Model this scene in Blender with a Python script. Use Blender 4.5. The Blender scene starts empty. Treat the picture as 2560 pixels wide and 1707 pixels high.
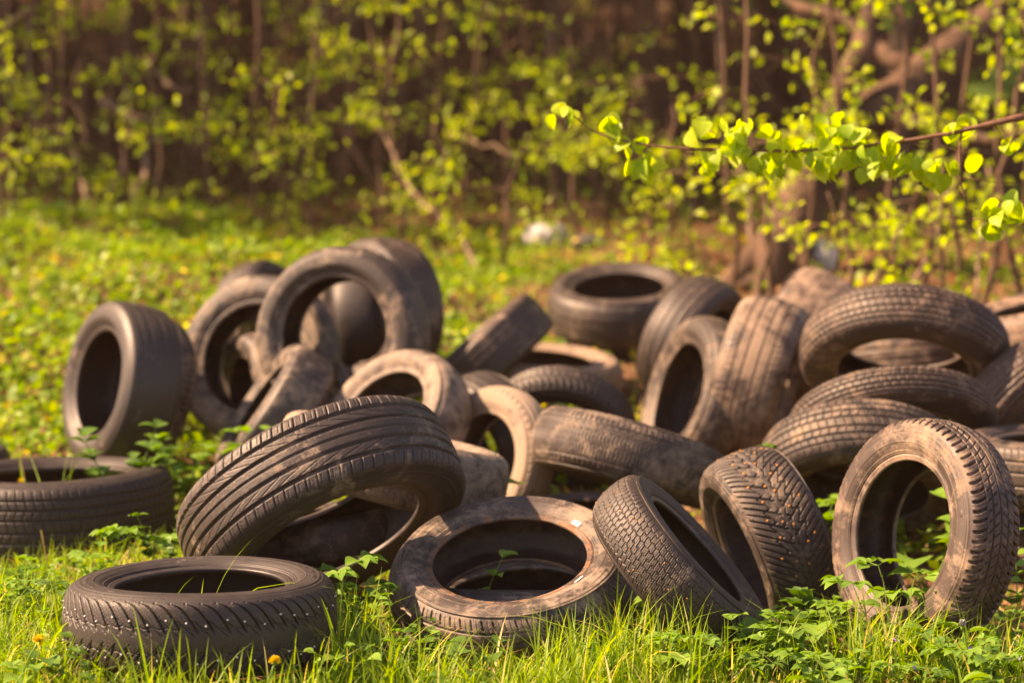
import bpy, math, random
import numpy as np
from mathutils import Matrix, Vector

rng = np.random.default_rng(7)
random.seed(7)
sc = bpy.context.scene
COL = sc.collection

# ------------------------------------------------------------------ camera frame
F = 5442.0; HY = 480.0; H = 1.2
TH = math.atan((853.5 - HY) / F)
CAM = np.array([0, 0, H]); FW = np.array([0, math.cos(TH), -math.sin(TH)])
UP = np.array([0, math.sin(TH), math.cos(TH)]); RT = np.array([1.0, 0, 0])
def at(px, py, d):
    return CAM + d * (FW + RT * (px - 1280) / F + UP * (853.5 - py) / F)
def project(P):
    v = np.asarray(P) - CAM
    d = v @ FW
    return 1280 + F * (v @ RT) / d, 853.5 - F * (v @ UP) / d, d

cam = bpy.data.cameras.new('camera'); co = bpy.data.objects.new('camera', cam)
COL.objects.link(co); sc.camera = co
co.location = CAM; co.rotation_euler = (math.pi / 2 - TH, 0, 0)
cam.sensor_width = 36; cam.lens = F / 2560 * 36; cam.clip_end = 500; cam.clip_start = .1
cam.dof.use_dof = True; cam.dof.focus_distance = 5.2; cam.dof.aperture_fstop = 1.9

# ------------------------------------------------------------------ helpers
def mesh(name, V, faces, smooth=True):
    """faces: list of (n,k) int arrays"""
    me = bpy.data.meshes.new(name)
    V = np.asarray(V, dtype=np.float32)
    me.vertices.add(len(V)); me.vertices.foreach_set('co', V.ravel())
    faces = [np.asarray(f, dtype=np.int32) for f in faces if len(f)]
    tot = sum(f.size for f in faces); n = sum(len(f) for f in faces)
    me.loops.add(tot); me.polygons.add(n)
    me.loops.foreach_set('vertex_index', np.concatenate([f.ravel() for f in faces]))
    ks = np.concatenate([np.full(len(f), f.shape[1]) for f in faces])
    st = np.concatenate([[0], np.cumsum(ks)[:-1]]).astype(np.int32)
    me.polygons.foreach_set('loop_start', st)
    me.polygons.foreach_set('use_smooth', np.full(n, smooth))
    me.update(calc_edges=True)
    return me
def link(name, me, mat=None, parent=None, loc=None):
    o = bpy.data.objects.new(name, me); COL.objects.link(o)
    if mat: me.materials.append(mat) if len(me.materials) == 0 else None
    if parent: o.parent = parent
    if loc is not None: o.location = loc
    return o
def tag(o, label, cat, group=None, kind=None):
    if label: o['label'] = label
    if cat: o['category'] = cat
    if group: o['group'] = group
    if kind: o['kind'] = kind
    return o
def empty(name, loc, R=None):
    o = bpy.data.objects.new(name, None); COL.objects.link(o)
    o.empty_display_size = .05
    M = Matrix.Translation(Vector([float(q) for q in loc]))
    if R is not None: M = M @ R.to_4x4()
    o.matrix_world = M
    return o
def copy_tree(o, parent=None):
    c = o.copy(); COL.objects.link(c)
    if parent: c.parent = parent
    for ch in list(o.children): copy_tree(ch, c)
    return c
def smooth01(x): x = np.clip(x, 0, 1); return x * x * (3 - 2 * x)

class MB:
    def __init__(s): s.V = []; s.F = {}; s.n = 0
    def add(s, V, faces):
        V = np.asarray(V, float)
        for f in faces:
            f = np.asarray(f)
            if len(f): s.F.setdefault(f.shape[1], []).append(f + s.n)
        s.V.append(V); s.n += len(V)
    def mesh(s, name, smooth=True):
        return mesh(name, np.concatenate(s.V), [np.concatenate(v) for v in s.F.values()], smooth)

def tube(mb, P, rad, ns=7, cap=True, rough=0, seed=0):
    P = np.asarray(P, float); n = len(P); rad = np.broadcast_to(np.asarray(rad, float), (n,))
    T = np.gradient(P, axis=0); T /= np.linalg.norm(T, axis=1)[:, None] + 1e-9
    ref = np.array([0, 0, 1.0]) if abs(T[0, 2]) < .9 else np.array([1.0, 0, 0])
    a = np.cross(T, ref); a /= np.linalg.norm(a, axis=1)[:, None] + 1e-9
    b = np.cross(T, a)
    th = np.linspace(0, 2 * np.pi, ns, endpoint=False)
    rr = rad[:, None] * np.ones((n, ns))
    if rough:
        r = np.random.default_rng(seed)
        rr = rr * (1 + rough * r.normal(size=(1, ns)) + rough * .5 * r.normal(size=(n, ns)))
    V = P[:, None] + rr[..., None] * (np.cos(th)[None, :, None] * a[:, None] + np.sin(th)[None, :, None] * b[:, None])
    i = np.arange(n - 1)[:, None] * ns; j = np.arange(ns)[None]; j2 = (j + 1) % ns
    q = np.stack([i + j, i + j2, i + ns + j2, i + ns + j], -1).reshape(-1, 4)
    V = V.reshape(-1, 3); faces = [q]
    if cap:
        V = np.concatenate([V, P[:1], P[-1:]])
        k = np.arange(ns); k2 = (k + 1) % ns
        faces.append(np.stack([k2, k, np.full(ns, n * ns)], 1))
        faces.append(np.stack([(n - 1) * ns + k, (n - 1) * ns + k2, np.full(ns, n * ns + 1)], 1))
    mb.add(V, faces)

# leaf templates: verts (k,3) in a unit leaf along +Y, normal +Z ; faces
def leaf_template(kind):
    if kind == 'flat':           # cheap: 4 vertices folded
        V = [(0, 0, 0), (-.32, .45, .1), (0, 1, -.05), (.32, .45, .1), (0, .5, 0)]
        Fq = [(0, 4, 1, 1), ]
        return np.array(V, float), [np.array([(0, 3, 4), (3, 2, 4), (2, 1, 4), (1, 0, 4)])]
    ys = {'ovate': [0, .12, .3, .5, .7, .87, 1], 'lance': [0, .15, .35, .55, .75, .9, 1], 'round': [0, .08, .25, .5, .72, .88, 1.0]}[kind]
    ws = {'ovate': [0, .2, .33, .35, .25, .12, 0], 'lance': [0, .09, .16, .17, .13, .06, 0], 'round': [0, .3, .46, .46, .33, .14, 0]}[kind]
    zc = [0, .02, .03, .02, -.02, -.08, -.16]
    V = []
    for y, w, z in zip(ys, ws, zc):
        V += [(-w, y, z + .35 * w), (0, y, z), (w, y, z + .35 * w)]
    Fq = []
    for i in range(len(ys) - 1):
        a = 3 * i
        Fq += [(a, a + 1, a + 4, a + 3), (a + 1, a + 2, a + 5, a + 4)]
    V = np.array(V, float)
    Fq = np.array(Fq)
    return V, [Fq]
LT = {k: leaf_template(k) for k in ('flat', 'ovate', 'lance', 'round')}
def frames(D, N):
    """D (n,3) leaf direction, N (n,3) approx normal -> matrices (n,3,3) columns x,y,z"""
    D = D / (np.linalg.norm(D, axis=1)[:, None] + 1e-9)
    X = np.cross(D, N); X /= np.linalg.norm(X, axis=1)[:, None] + 1e-9
    Z = np.cross(X, D)
    return np.stack([X, D, Z], -1)
def leaves(mb, P, D, N, S, kind='flat'):
    P = np.asarray(P, float); V, Fs = LT[kind]; n = len(P)
    M = frames(np.asarray(D, float), np.asarray(N, float))
    S = np.broadcast_to(np.asarray(S, float), (n,))
    W = P[:, None] + np.einsum('nij,kj->nki', M, V) * S[:, None, None]
    k = len(V); off = (np.arange(n) * k)[:, None, None]
    mb.add(W.reshape(-1, 3), [(f[None] + off).reshape(-1, f.shape[1]) for f in Fs])
def rdir(n, up=0.0, r=rng):
    v = r.normal(size=(n, 3)); v /= np.linalg.norm(v, axis=1)[:, None]
    v[:, 2] += up
    return v / np.linalg.norm(v, axis=1)[:, None]

# ------------------------------------------------------------------ materials
def new_mat(name):
    m = bpy.data.materials.new(name); m.use_nodes = True
    nt = m.node_tree; nt.nodes.clear()
    return m, nt, (lambda t, **k: _node(nt, t, k))
def _node(nt, t, k):
    n = nt.nodes.new(t)
    for a, v in k.items():
        if a.startswith('i_'):
            key = a[2:]
            key = int(key) if key.isdigit() else key.replace('_', ' ')
            n.inputs[key].default_value = v
        else: setattr(n, a, v)
    return n
def ramp(nt, stops, src):
    r = nt.nodes.new('ShaderNodeValToRGB'); e = r.color_ramp.elements
    while len(e) < len(stops): e.new(.5)
    for x, (p, c) in zip(e, stops):
        x.position = p; x.color = (*c, 1) if len(c) == 3 else c
    nt.links.new(src, r.inputs[0]); return r
def math_(nt, op, a, b=None, clamp=False):
    n = nt.nodes.new('ShaderNodeMath'); n.operation = op; n.use_clamp = clamp
    for i, v in enumerate((a, b)):
        if v is None: continue
        if isinstance(v, (int, float)): n.inputs[i].default_value = v
        else: nt.links.new(v, n.inputs[i])
    return n.outputs[0]
def mixc(nt, f, a, b, mode='MIX'):
    n = nt.nodes.new('ShaderNodeMix'); n.data_type = 'RGBA'; n.blend_type = mode
    for s, v in ((n.inputs[0], f), (n.inputs[6], a), (n.inputs[7], b)):
        if isinstance(v, (int, float)): s.default_value = v
        elif isinstance(v, tuple): s.default_value = (*v, 1)
        else: nt.links.new(v, s)
    return n.outputs[2]

def rubber_mat(name, base=(.016, .0125, .011), film=(.068, .045, .037), dust=(.33, .25, .185), spec=.45, rust=None, rough0=.5):
    m, nt, N = new_mat(name)
    tc = N('ShaderNodeTexCoord'); oi = N('ShaderNodeObjectInfo')
    sep = N('ShaderNodeSeparateColor'); nt.links.new(oi.outputs['Color'], sep.inputs[0])
    seed = math_(nt, 'MULTIPLY', sep.outputs[0], 37.0)
    cmb = N('ShaderNodeCombineXYZ')
    for i in range(3): nt.links.new(seed, cmb.inputs[i])
    va = N('ShaderNodeVectorMath', operation='ADD')
    nt.links.new(tc.outputs['Object'], va.inputs[0]); nt.links.new(cmb.outputs[0], va.inputs[1])
    P = va.outputs[0]
    def noise(scale, detail=4, rough=.55, dist=0):
        n = N('ShaderNodeTexNoise', i_Scale=scale, i_Detail=detail, i_Roughness=rough, i_Distortion=dist)
        nt.links.new(P, n.inputs['Vector']); return n.outputs['Fac']
    n1 = noise(8, 7, .68, .8); n2 = noise(28, 6, .7, .6); n3 = noise(160, 3, .6); n4 = noise(520, 2, .6)
    du = sep.outputs[1]
    # thin film of dried dirt everywhere
    film_f = math_(nt, 'ADD', math_(nt, 'MULTIPLY', n2, .7), math_(nt, 'MULTIPLY', du, .75))
    film_f = math_(nt, 'ADD', film_f, math_(nt, 'MULTIPLY', n1, .35))
    film_f = math_(nt, 'SUBTRACT', film_f, .42, True)
    c1 = mixc(nt, film_f, base, mixc(nt, math_(nt, 'MULTIPLY', math_(nt, 'FRACT', math_(nt, 'MULTIPLY', sep.outputs[0], 7.3)), .8), film, (.062, .054, .05)))
    # caked dust patches
    k = math_(nt, 'ADD', math_(nt, 'MULTIPLY', n1, 1.0), math_(nt, 'MULTIPLY', n2, .55))
    k = math_(nt, 'ADD', k, math_(nt, 'MULTIPLY', n3, .25))
    k = math_(nt, 'ADD', k, math_(nt, 'MULTIPLY', du, .55))
    k = math_(nt, 'SUBTRACT', k, 1.18)
    k = math_(nt, 'MULTIPLY', k, 4.5, True)
    warm = sep.outputs[2]
    dcol = mixc(nt, warm, dust, (.33, .17, .085))  # orange glow over the right of the heap put into the dust colour
    c2 = mixc(nt, math_(nt, 'MULTIPLY', k, .7), c1, dcol)
    c2 = mixc(nt, math_(nt, 'MULTIPLY', warm, .22), c2, (.16, .075, .04))  # same glow tinted over the whole rubber
    # fine specks
    sp = math_(nt, 'MULTIPLY', math_(nt, 'SUBTRACT', n4, .66), 9, True)
    c3 = mixc(nt, math_(nt, 'MULTIPLY', sp, .35), c2, dcol)
    if rust:
        rf = math_(nt, 'MULTIPLY', math_(nt, 'SUBTRACT', math_(nt, 'ADD', n2, math_(nt, 'MULTIPLY', n3, .3)), .6), 6, True)
        c3 = mixc(nt, math_(nt, 'MULTIPLY', rf, .9), c3, rust)
    b = N('ShaderNodeBsdfPrincipled')
    nt.links.new(c3, b.inputs['Base Color'])
    ro = math_(nt, 'ADD', math_(nt, 'MULTIPLY', n2, .3), rough0 - .12)
    ro = math_(nt, 'ADD', ro, math_(nt, 'MULTIPLY', k, .3), True)
    nt.links.new(ro, b.inputs['Roughness'])
    b.inputs['Specular IOR Level'].default_value = spec
    bp = N('ShaderNodeBump', i_Strength=.25, i_Distance=.001)
    hh = math_(nt, 'ADD', math_(nt, 'MULTIPLY', n3, 1.0), math_(nt, 'ADD', math_(nt, 'MULTIPLY', n4, .5), math_(nt, 'MULTIPLY', n2, .8)))
    nt.links.new(hh, bp.inputs['Height']); nt.links.new(bp.outputs[0], b.inputs['Normal'])
    o = N('ShaderNodeOutputMaterial'); nt.links.new(b.outputs[0], o.inputs[0])
    return m

def leaf_mat(name, c1, c2, trans=.45, scale=3.0, c3=None, rough=.5, fine=40):
    m, nt, N = new_mat(name)
    geo = N('ShaderNodeNewGeometry')
    n = N('ShaderNodeTexNoise', i_Scale=scale, i_Detail=2.0); nt.links.new(geo.outputs['Position'], n.inputs['Vector'])
    n2 = N('ShaderNodeTexNoise', i_Scale=fine, i_Detail=1.0); nt.links.new(geo.outputs['Position'], n2.inputs['Vector'])
    f = math_(nt, 'ADD', math_(nt, 'MULTIPLY', n.outputs[0], .8), math_(nt, 'MULTIPLY', geo.outputs['Random Per Island'], .6))
    f = math_(nt, 'ADD', f, math_(nt, 'MULTIPLY', n2.outputs[0], .3))
    f = math_(nt, 'SUBTRACT', f, .38, True)
    col = mixc(nt, f, c1, c2)
    if c3:
        g = math_(nt, 'MULTIPLY', math_(nt, 'SUBTRACT', geo.outputs['Random Per Island'], .89), 14, True)
        col = mixc(nt, g, col, c3)
    p = N('ShaderNodeBsdfPrincipled'); nt.links.new(col, p.inputs['Base Color'])
    p.inputs['Roughness'].default_value = rough; p.inputs['Specular IOR Level'].default_value = .35
    t = N('ShaderNodeBsdfTranslucent')
    tcol = mixc(nt, 1.0, col, (1.0, .96, .55), 'MULTIPLY'); tc2 = N('ShaderNodeHueSaturation', i_Value=1.5, i_Saturation=1.1)
    nt.links.new(tcol, tc2.inputs['Color']); nt.links.new(tc2.outputs[0], t.inputs[0])
    mx = N('ShaderNodeMixShader', i_0=trans); nt.links.new(p.outputs[0], mx.inputs[1]); nt.links.new(t.outputs[0], mx.inputs[2])
    o = N('ShaderNodeOutputMaterial'); nt.links.new(mx.outputs[0], o.inputs[0])
    return m
def simple_mat(name, c1, c2, scale=20, rough=.8, bump=.3, dist=.004, stretch=None, spec=.3):
    m, nt, N = new_mat(name)
    tc = N('ShaderNodeTexCoord'); src = tc.outputs['Object']
    if stretch:
        mp = N('ShaderNodeMapping'); mp.inputs['Scale'].default_value = stretch
        nt.links.new(src, mp.inputs[0]); src = mp.outputs[0]
    n = N('ShaderNodeTexNoise', i_Scale=scale, i_Detail=6.0, i_Roughness=.65); nt.links.new(src, n.inputs['Vector'])
    r = ramp(nt, [(.35, c1), (.65, c2)], n.outputs[0])
    p = N('ShaderNodeBsdfPrincipled', i_Roughness=rough); nt.links.new(r.outputs[0], p.inputs['Base Color'])
    p.inputs['Specular IOR Level'].default_value = spec
    b = N('ShaderNodeBump', i_Strength=bump, i_Distance=dist); nt.links.new(n.outputs[0], b.inputs['Height'])
    nt.links.new(b.outputs[0], p.inputs['Normal'])
    o = N('ShaderNodeOutputMaterial'); nt.links.new(p.outputs[0], o.inputs[0])
    return m

M_RUB = rubber_mat('rubber')
M_SIDE = rubber_mat('sidewall_rubber', film=(.085, .06, .05), rough0=.55)
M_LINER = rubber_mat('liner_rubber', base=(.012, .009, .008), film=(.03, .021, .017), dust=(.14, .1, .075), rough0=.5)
M_BEAD = rubber_mat('bead_rubber', film=(.12, .09, .075), rough0=.42)
M_RUSTBEAD = rubber_mat('rusty_bead', rust=(.17, .075, .03), rough0=.55)
M_STUD = simple_mat('stud_metal', (.55, .53, .5), (.85, .83, .8), 300, .35, .1)
M_RSTUD = simple_mat('rusty_stud', (.32, .12, .03), (.55, .25, .06), 300, .7, .4)
M_BARK = simple_mat('bark', (.06, .034, .022), (.17, .10, .064), 12, .9, .8, .01, (1, 1, .25))
M_BARK2 = simple_mat('pale_bark', (.07, .045, .03), (.26, .17, .115), 10, .85, .9, .012, (1, 1, .3))
M_OLD = simple_mat('old_bark', (.035, .02, .013), (.13, .075, .048), 9, .9, .9, .015, (1, 1, .35))
M_TWIG = simple_mat('twig_bark', (.09, .04, .025), (.2, .1, .06), 60, .7, .3)
M_GRASS = leaf_mat('grass_blade', (.11, .24, .02), (.34, .46, .05), .5, 5.0, (.62, .52, .22))
M_COVER = leaf_mat('cover_leaf', (.065, .17, .012), (.31, .45, .05), .4, 1.6, (.42, .36, .04))
M_WEED = leaf_mat('weed_leaf', (.10, .23, .03), (.20, .35, .05), .35, 14.0)
M_WEED2 = leaf_mat('dark_weed_leaf', (.045, .12, .018), (.11, .22, .035), .3, 14.0)
M_DRY = leaf_mat('dry_straw', (.32, .22, .11), (.6, .47, .26), .2, 20.0)
M_SPRING = leaf_mat('spring_leaf', (.18, .32, .02), (.42, .5, .03), .5, 2.5)
M_YLEAF = leaf_mat('young_yellow_leaf', (.22, .38, .03), (.56, .66, .05), .55, 30.0)
M_CANOPY = leaf_mat('canopy_leaf', (.06, .12, .02), (.12, .2, .03), .3, 1.0)
M_YELLOW = simple_mat('yellow_petal', (.85, .55, .02), (.9, .72, .04), 80, .6, .1)
M_PURPLE = simple_mat('violet_petal', (.25, .12, .5), (.4, .25, .65), 80, .6, .1)
M_LITTER = leaf_mat('dead_leaf', (.2, .085, .045), (.42, .22, .13), .15, 6.0)
M_WHITE = simple_mat('white_scrap', (.22, .21, .2), (.52, .5, .48), 18, .5, .3)

# ------------------------------------------------------------------ tyres: measured faces (photo px) -> real size & distance
# id: cx,cy,a,q,psi,w(W/R),R,ground,pattern,roundness,dust,warm (orange glow put into the colour),label
TY = {
1: (500, 1438, 340, 0.17, 90, 0.6, 0.318, 1, 'winter_v', 0.35, 0.2, 0, 'flat studded winter tyre lying in grass at the front left corner', 2),
2: (850, 1362, 365, 0.37, -66, 0.62, 0.385, 1, 'ribs', 0.2, 0.38, 0.0, 'large grooved tyre leaning face down over a gap behind the flat studded tyre', 2),
3: (232, 955, 212, 0.4, 170, 0.74, 0.2907, 1, 'worn', 0.1, 0.3, 0, 'bald square-edged tyre standing upright at the left edge of the heap', 0),
4: (622, 893, 219, 0.85, 160, 0.5, 0.32, 1, 'worn', 0.8, 0.55, 0, 'upright tyre with smooth sidewall just right of the bald square-edged one', 0),
5: (829, 832, 224, 0.93, 172, 0.7, 0.3112, 0, 'worn', 0.9, 0.5, 0, 'round tyre facing the camera, propped high at the back left of the heap', 0),
6: (892, 783, 194, 0.6, 178, 0.75, 0.304, 1, 'worn', 0.5, 0.35, 0.1, 'big tyre directly behind the round one that faces the camera, topmost of all', 0),
7: (790, 945, 175, 0.5, 30, 0.5, 0.2559, 1, 'worn', 0.9, 0.6, 0, 'tyre seen curving through the hole of the round one facing the camera', 0),
8: (632, 1005, 190, 0.14, 146, 0.68, 0.2612, 1, 'none', 0.2, 0.55, 0, 'steeply tilted narrow-looking tyre leaning between upright tyre and pale-rimmed tyre', 0),
9: (943, 1030, 212, 0.59, 138, 0.66, 0.2807, 1, 'worn', 0.8, 0.75, 0, 'tilted tyre with bright pale rim edge behind the large grooved one', 0),
10: (1200, 1150, 194, 0.62, 172, 0.5, 0.255, 1, 'edge', 0.5, 1.0, 0, 'dusty cream-coloured upright tyre with torn edge in the middle of the heap', 1),
11: (1400, 1100, 188, 0.72, -105, 0.5, 0.2617, 0, 'ridged', 0.6, 0.35, 0.1, 'dark arched tyre with knobbly edge behind the dusty cream one', 0),
12: (1552, 1215, 248, 0.05, -105, 0.6, 0.3099, 0, 'waves', 0.7, 0.56, 0.05, 'tilted tyre with wavy sipes and slotted shoulder in the centre', 2),
13: (1755, 1365, 265, 0.16, 42, 0.6, 0.2675, 1, 'dense', 0.5, 0.36, 0.07, 'sunken tyre with dense small tread blocks leaning behind the front ring tyre', 2),
14: (1838, 1395, 242, 0.24, 203, 0.8, 0.2699, 1, 'lugs', 0.4, 0.51, 0.09, 'chunky tyre dotted with rusty studs, leaning beside tall weeds', 2),
15: (1547, 704, 183, 0.31, 92, 0.75, 0.3137, 1, 'worn', 1, 0.41, 0.14, 'smooth fat tyre lying level at the back of the heap', 0),
16: (1790, 878, 170, 0.45, -22, 0.8, 0.2618, 1, 'rings', 0.7, 0.36, 0.16, 'shiny grooved tyre leaning on the smooth fat level tyre at the back', 0),
17: (1680, 985, 218, 0.37, 163, 0.6, 0.315, 1, 'worn', 0.9, 0.51, 0.14, 'upright oval-looking tyre with open dark hole left of the tall straight-tread tyre', 0),
18: (1975, 975, 216, 0.1, -15, 0.8, 0.31, 1, 'rings', 0.5, 0.71, 0.16, 'tall upright tyre showing its straight dusty tread in the right centre', 1),
19: (2085, 885, 175, 0.15, -28, 1.0, 0.2712, 1, 'worn', 0.7, 0.71, 0.23, 'worn pale tyre peeping out behind the tall straight-tread tyre', 0),
20: (2258, 942, 262, 0.48, -92, 0.5, 0.3471, 0, 'blocks', 0.5, 0.46, 0.27, 'wide arched tyre bridging the upper right part of the heap', 1),
22: (2290, 965, 230, 0.06, -85, 0.6, 0.3477, 1, 'rings', 0.3, 0.46, 0.27, 'grooved tyre glimpsed beneath the wide arched tyre', 0),
23: (2235, 1108, 262, 0.45, -82, 0.35, 0.3299, 0, 'blocks', 0.3, 0.46, 0.25, 'flat-leaning tyre with squared lugs under the wide arched tyre', 1),
24: (2155, 1250, 264, 0.45, -90, 0.6, 0.3265, 0, 'blocks', 0.5, 0.51, 0.18, 'broad tyre with block tread behind the big front right tyre', 2),
25: (2240, 1330, 296, 0.62, 175, 0.56, 0.301, 1, 'ridged', 0.3, 0.56, 0.2, 'big upright tyre with scalloped edge and weeds in its hole, front right', 2),
26: (2660, 1085, 260, 0.12, 90, 0.66, 0.3086, 0, 'rings', 0.3, 0.46, 0.32, 'slotted tyre on top of a stack at the right edge', 1),
261: (2690, 1260, 265, 0.14, 92, 0.6, 0.3277, 1, 'rings', 0.3, 0.41, 0.32, 'bottom tyre of the stack at the right edge', 1),
27: (2622, 1062, 215, 0.5, -45, 0.62, 0.2811, 0, 'blocks', 0.5, 0.46, 0.36, 'cut-off leaning tyre with notched shoulder above the right edge stack', 0),
28: (2600, 748, 235, 0.14, 104, 0.75, 0.3316, 0, 'worn', 0.4, 0.71, 0.36, 'pale streaked tyre tilted at the far right back of the heap', 0),
29: (2540, 935, 210, 0.12, 78, 0.8, 0.3194, 0, 'rings', 0.4, 0.46, 0.36, 'tyre lying beneath the pale streaked one at far right', 0),
30: (1352, 885, 212, 0.17, 86, 0.55, 0.3396, 1, 'worn', 0.7, 0.95, 0.2, 'tan dusty tyre lying flat in the middle behind the dark arched tyre', 0),
31: (1640, 1065, 160, 0.55, 150, 0.5, 0.255, 1, 'worn', 0.7, 0.61, 0.14, 'half-hidden ridged-sidewall tyre tucked behind the upright oval-looking tyre', 0),
32: (1175, 845, 185, 0.03, 132, 0.66, 0.2932, 1, 'worn', 0.0, 0.45, 0.25, 'dark tyre seen edge-on as a sloping wedge before the grass', 0),
33: (292, 962, 186, 0.37, 170, 0.75, 0.2666, 1, 'ridged', 0.3, 0.6, 0, 'knobbly tyre peeping out behind the bald square-edged one', 0),
34: (600, 1000, 172, 0.35, 185, 0.7, 0.2551, 1, 'worn', 0.6, 0.5, 0, 'brown tyre seen inside the upright smooth-sidewall one, lower left', 0),
35: (655, 930, 178, 0.25, 200, 0.6, 0.268, 1, 'worn', 0.6, 0.45, 0, 'dark tyre seen inside the upright smooth-sidewall one, upper right', 0),
36: (722, 800, 170, 0.45, 20, 0.7, 0.2709, 1, 'worn', 0.5, 0.4, 0, 'dark tyre whose top peeps up left of the round camera-facing one', 0),
37: (1000, 1080, 290, 0.02, 77, 0.6, 0.3353, 0, 'dense', 0.4, 0.75, 0, 'tilted tyre trapped beneath the large grooved one', 1),
38: (835, 1268, 228, 0.1, 97, 0.5, 0.2651, 1, 'dense', 0.4, 0.6, 0, 'tyre lying on the ground seen through the large grooved one', 1),
39: (1450, 1262, 225, 0.18, 93, 0.5, 0.289, 1, 'worn', 0.6, 0.55, 0.1, 'low flat tyre in shadow beneath the wavy-siped one', 0),
40: (1272, 1380, 312, 0.53, 96, 0.55, 0.3171, 0, 'edge', 1, 0.6, 0.0, 'round-shouldered tyre with rusty bead and white sticker, front centre', 2),
41: (1300, 1442, 262, 0.19, 92, 0.55, 0.2798, 1, 'rings', 0.4, 0.5, 0, 'tyre lying beneath the rusty-beaded front centre tyre', 1),
21: (130, 1170, 302, 0.13, 91, 0.66, 0.3756, 1, 'blocks', 0.5, 0.05, 0, 'black tyre lying flat in weeds at the left edge', 1),
42: (-190, 1120, 215, 0.14, 91, 0.75, 0.2857, 1, 'worn', 0.5, 0.2, 0, 'black tyre barely entering the picture at the left edge', 0),
44: (1175, 1130, 185, 0.45, 205, 0.7, 0.255, 0, 'worn', 0.6, 0.3, 0, 'dark tyre glimpsed through the hole of the dusty cream one', 0),
43: (975, 800, 168, 0.1, 8, 0.75, 0.271, 1, 'none', 0.6, 0.05, 0, 'dark tyre standing edge-on in the shade behind the round camera-facing one', 0),
}
RS = {}
def tyre_frame(t):
    cx, cy, a, q, psi, w, R = t[:7]
    d = FW + RT * (cx - 1280) / F + UP * (853.5 - cy) / F
    dh = d / np.linalg.norm(d); D = F * R / a; p = CAM + d * D
    ex = np.cross(dh, [0, 0, 1]); ex /= np.linalg.norm(ex); eu = np.cross(ex, dh)
    ps = math.radians(psi); s = math.sqrt(1 - q * q)
    n = -dh * q + s * (math.cos(ps) * ex + math.sin(ps) * eu)
    W = w * R
    return p - n * W / 2, n, W, D
for i, t in TY.items():
    c, n, W, D = tyre_frame(t)
    R = t[6]; rb = .62 * R
    a = np.cross(n, [0, 0, 1.]); a /= np.linalg.norm(a); b = np.cross(a, n)   # b = most upward direction in the wheel plane
    th = np.linspace(0, 2 * np.pi, 48, endpoint=False)
    P = np.concatenate([c + r * (np.outer(np.cos(th), a) + np.outer(np.sin(th), b)) + n * x * W for r, x in ((R, 0), (R * .98, .4), (R * .98, -.4), (R * .85, .5), (R * .85, -.5))])
    RS[i] = dict(c=c, n=n, W=W, R=R, rb=rb, a=a, b=b, low=P[P[:, 2].argmin()], D=D)

# ------------------------------------------------------------------ ground height
GY = [0, 3, 4.5, 5.2, 6.2, 7, 8, 9, 11, 15, 20, 30, 60, 120]
GZ = [-.1, 0, .02, .0, .0, .05, .22, .48, .75, 1.18, 2.0, 4.6, 11, 26]
GP = np.array([[RS[i]['low'][0], RS[i]['low'][1], RS[i]['low'][2]] for i in TY if TY[i][7]])
def gprior(x, y):
    return np.interp(y, GY, GZ) + np.clip(-x, 0, 6) * .035
def hills(x, y):
    return .03 * np.sin(x * 1.7 + y) + .02 * np.sin(x * 3.9 - y * 2.3 + 1) + .012 * np.sin(x * 9 + y * 7)
def gz(x, y):
    x = np.asarray(x, float); y = np.asarray(y, float)
    base = gprior(x, y) + hills(x, y) * np.clip((y - 4.5) / 4, .25, 1.5)
    dz = GP[:, 2] + .012 - (gprior(GP[:, 0], GP[:, 1]) + hills(GP[:, 0], GP[:, 1]) * np.clip((GP[:, 1] - 4.5) / 4, .25, 1.5))
    num = 0; den = .12
    for (px, py, _), d in zip(GP, dz):
        w = np.exp(-((x - px) ** 2 + (y - py) ** 2) / (2 * .28 ** 2))
        num = num + w * np.clip(d, -.15, .18); den = den + w
    return base + num / den

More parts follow.
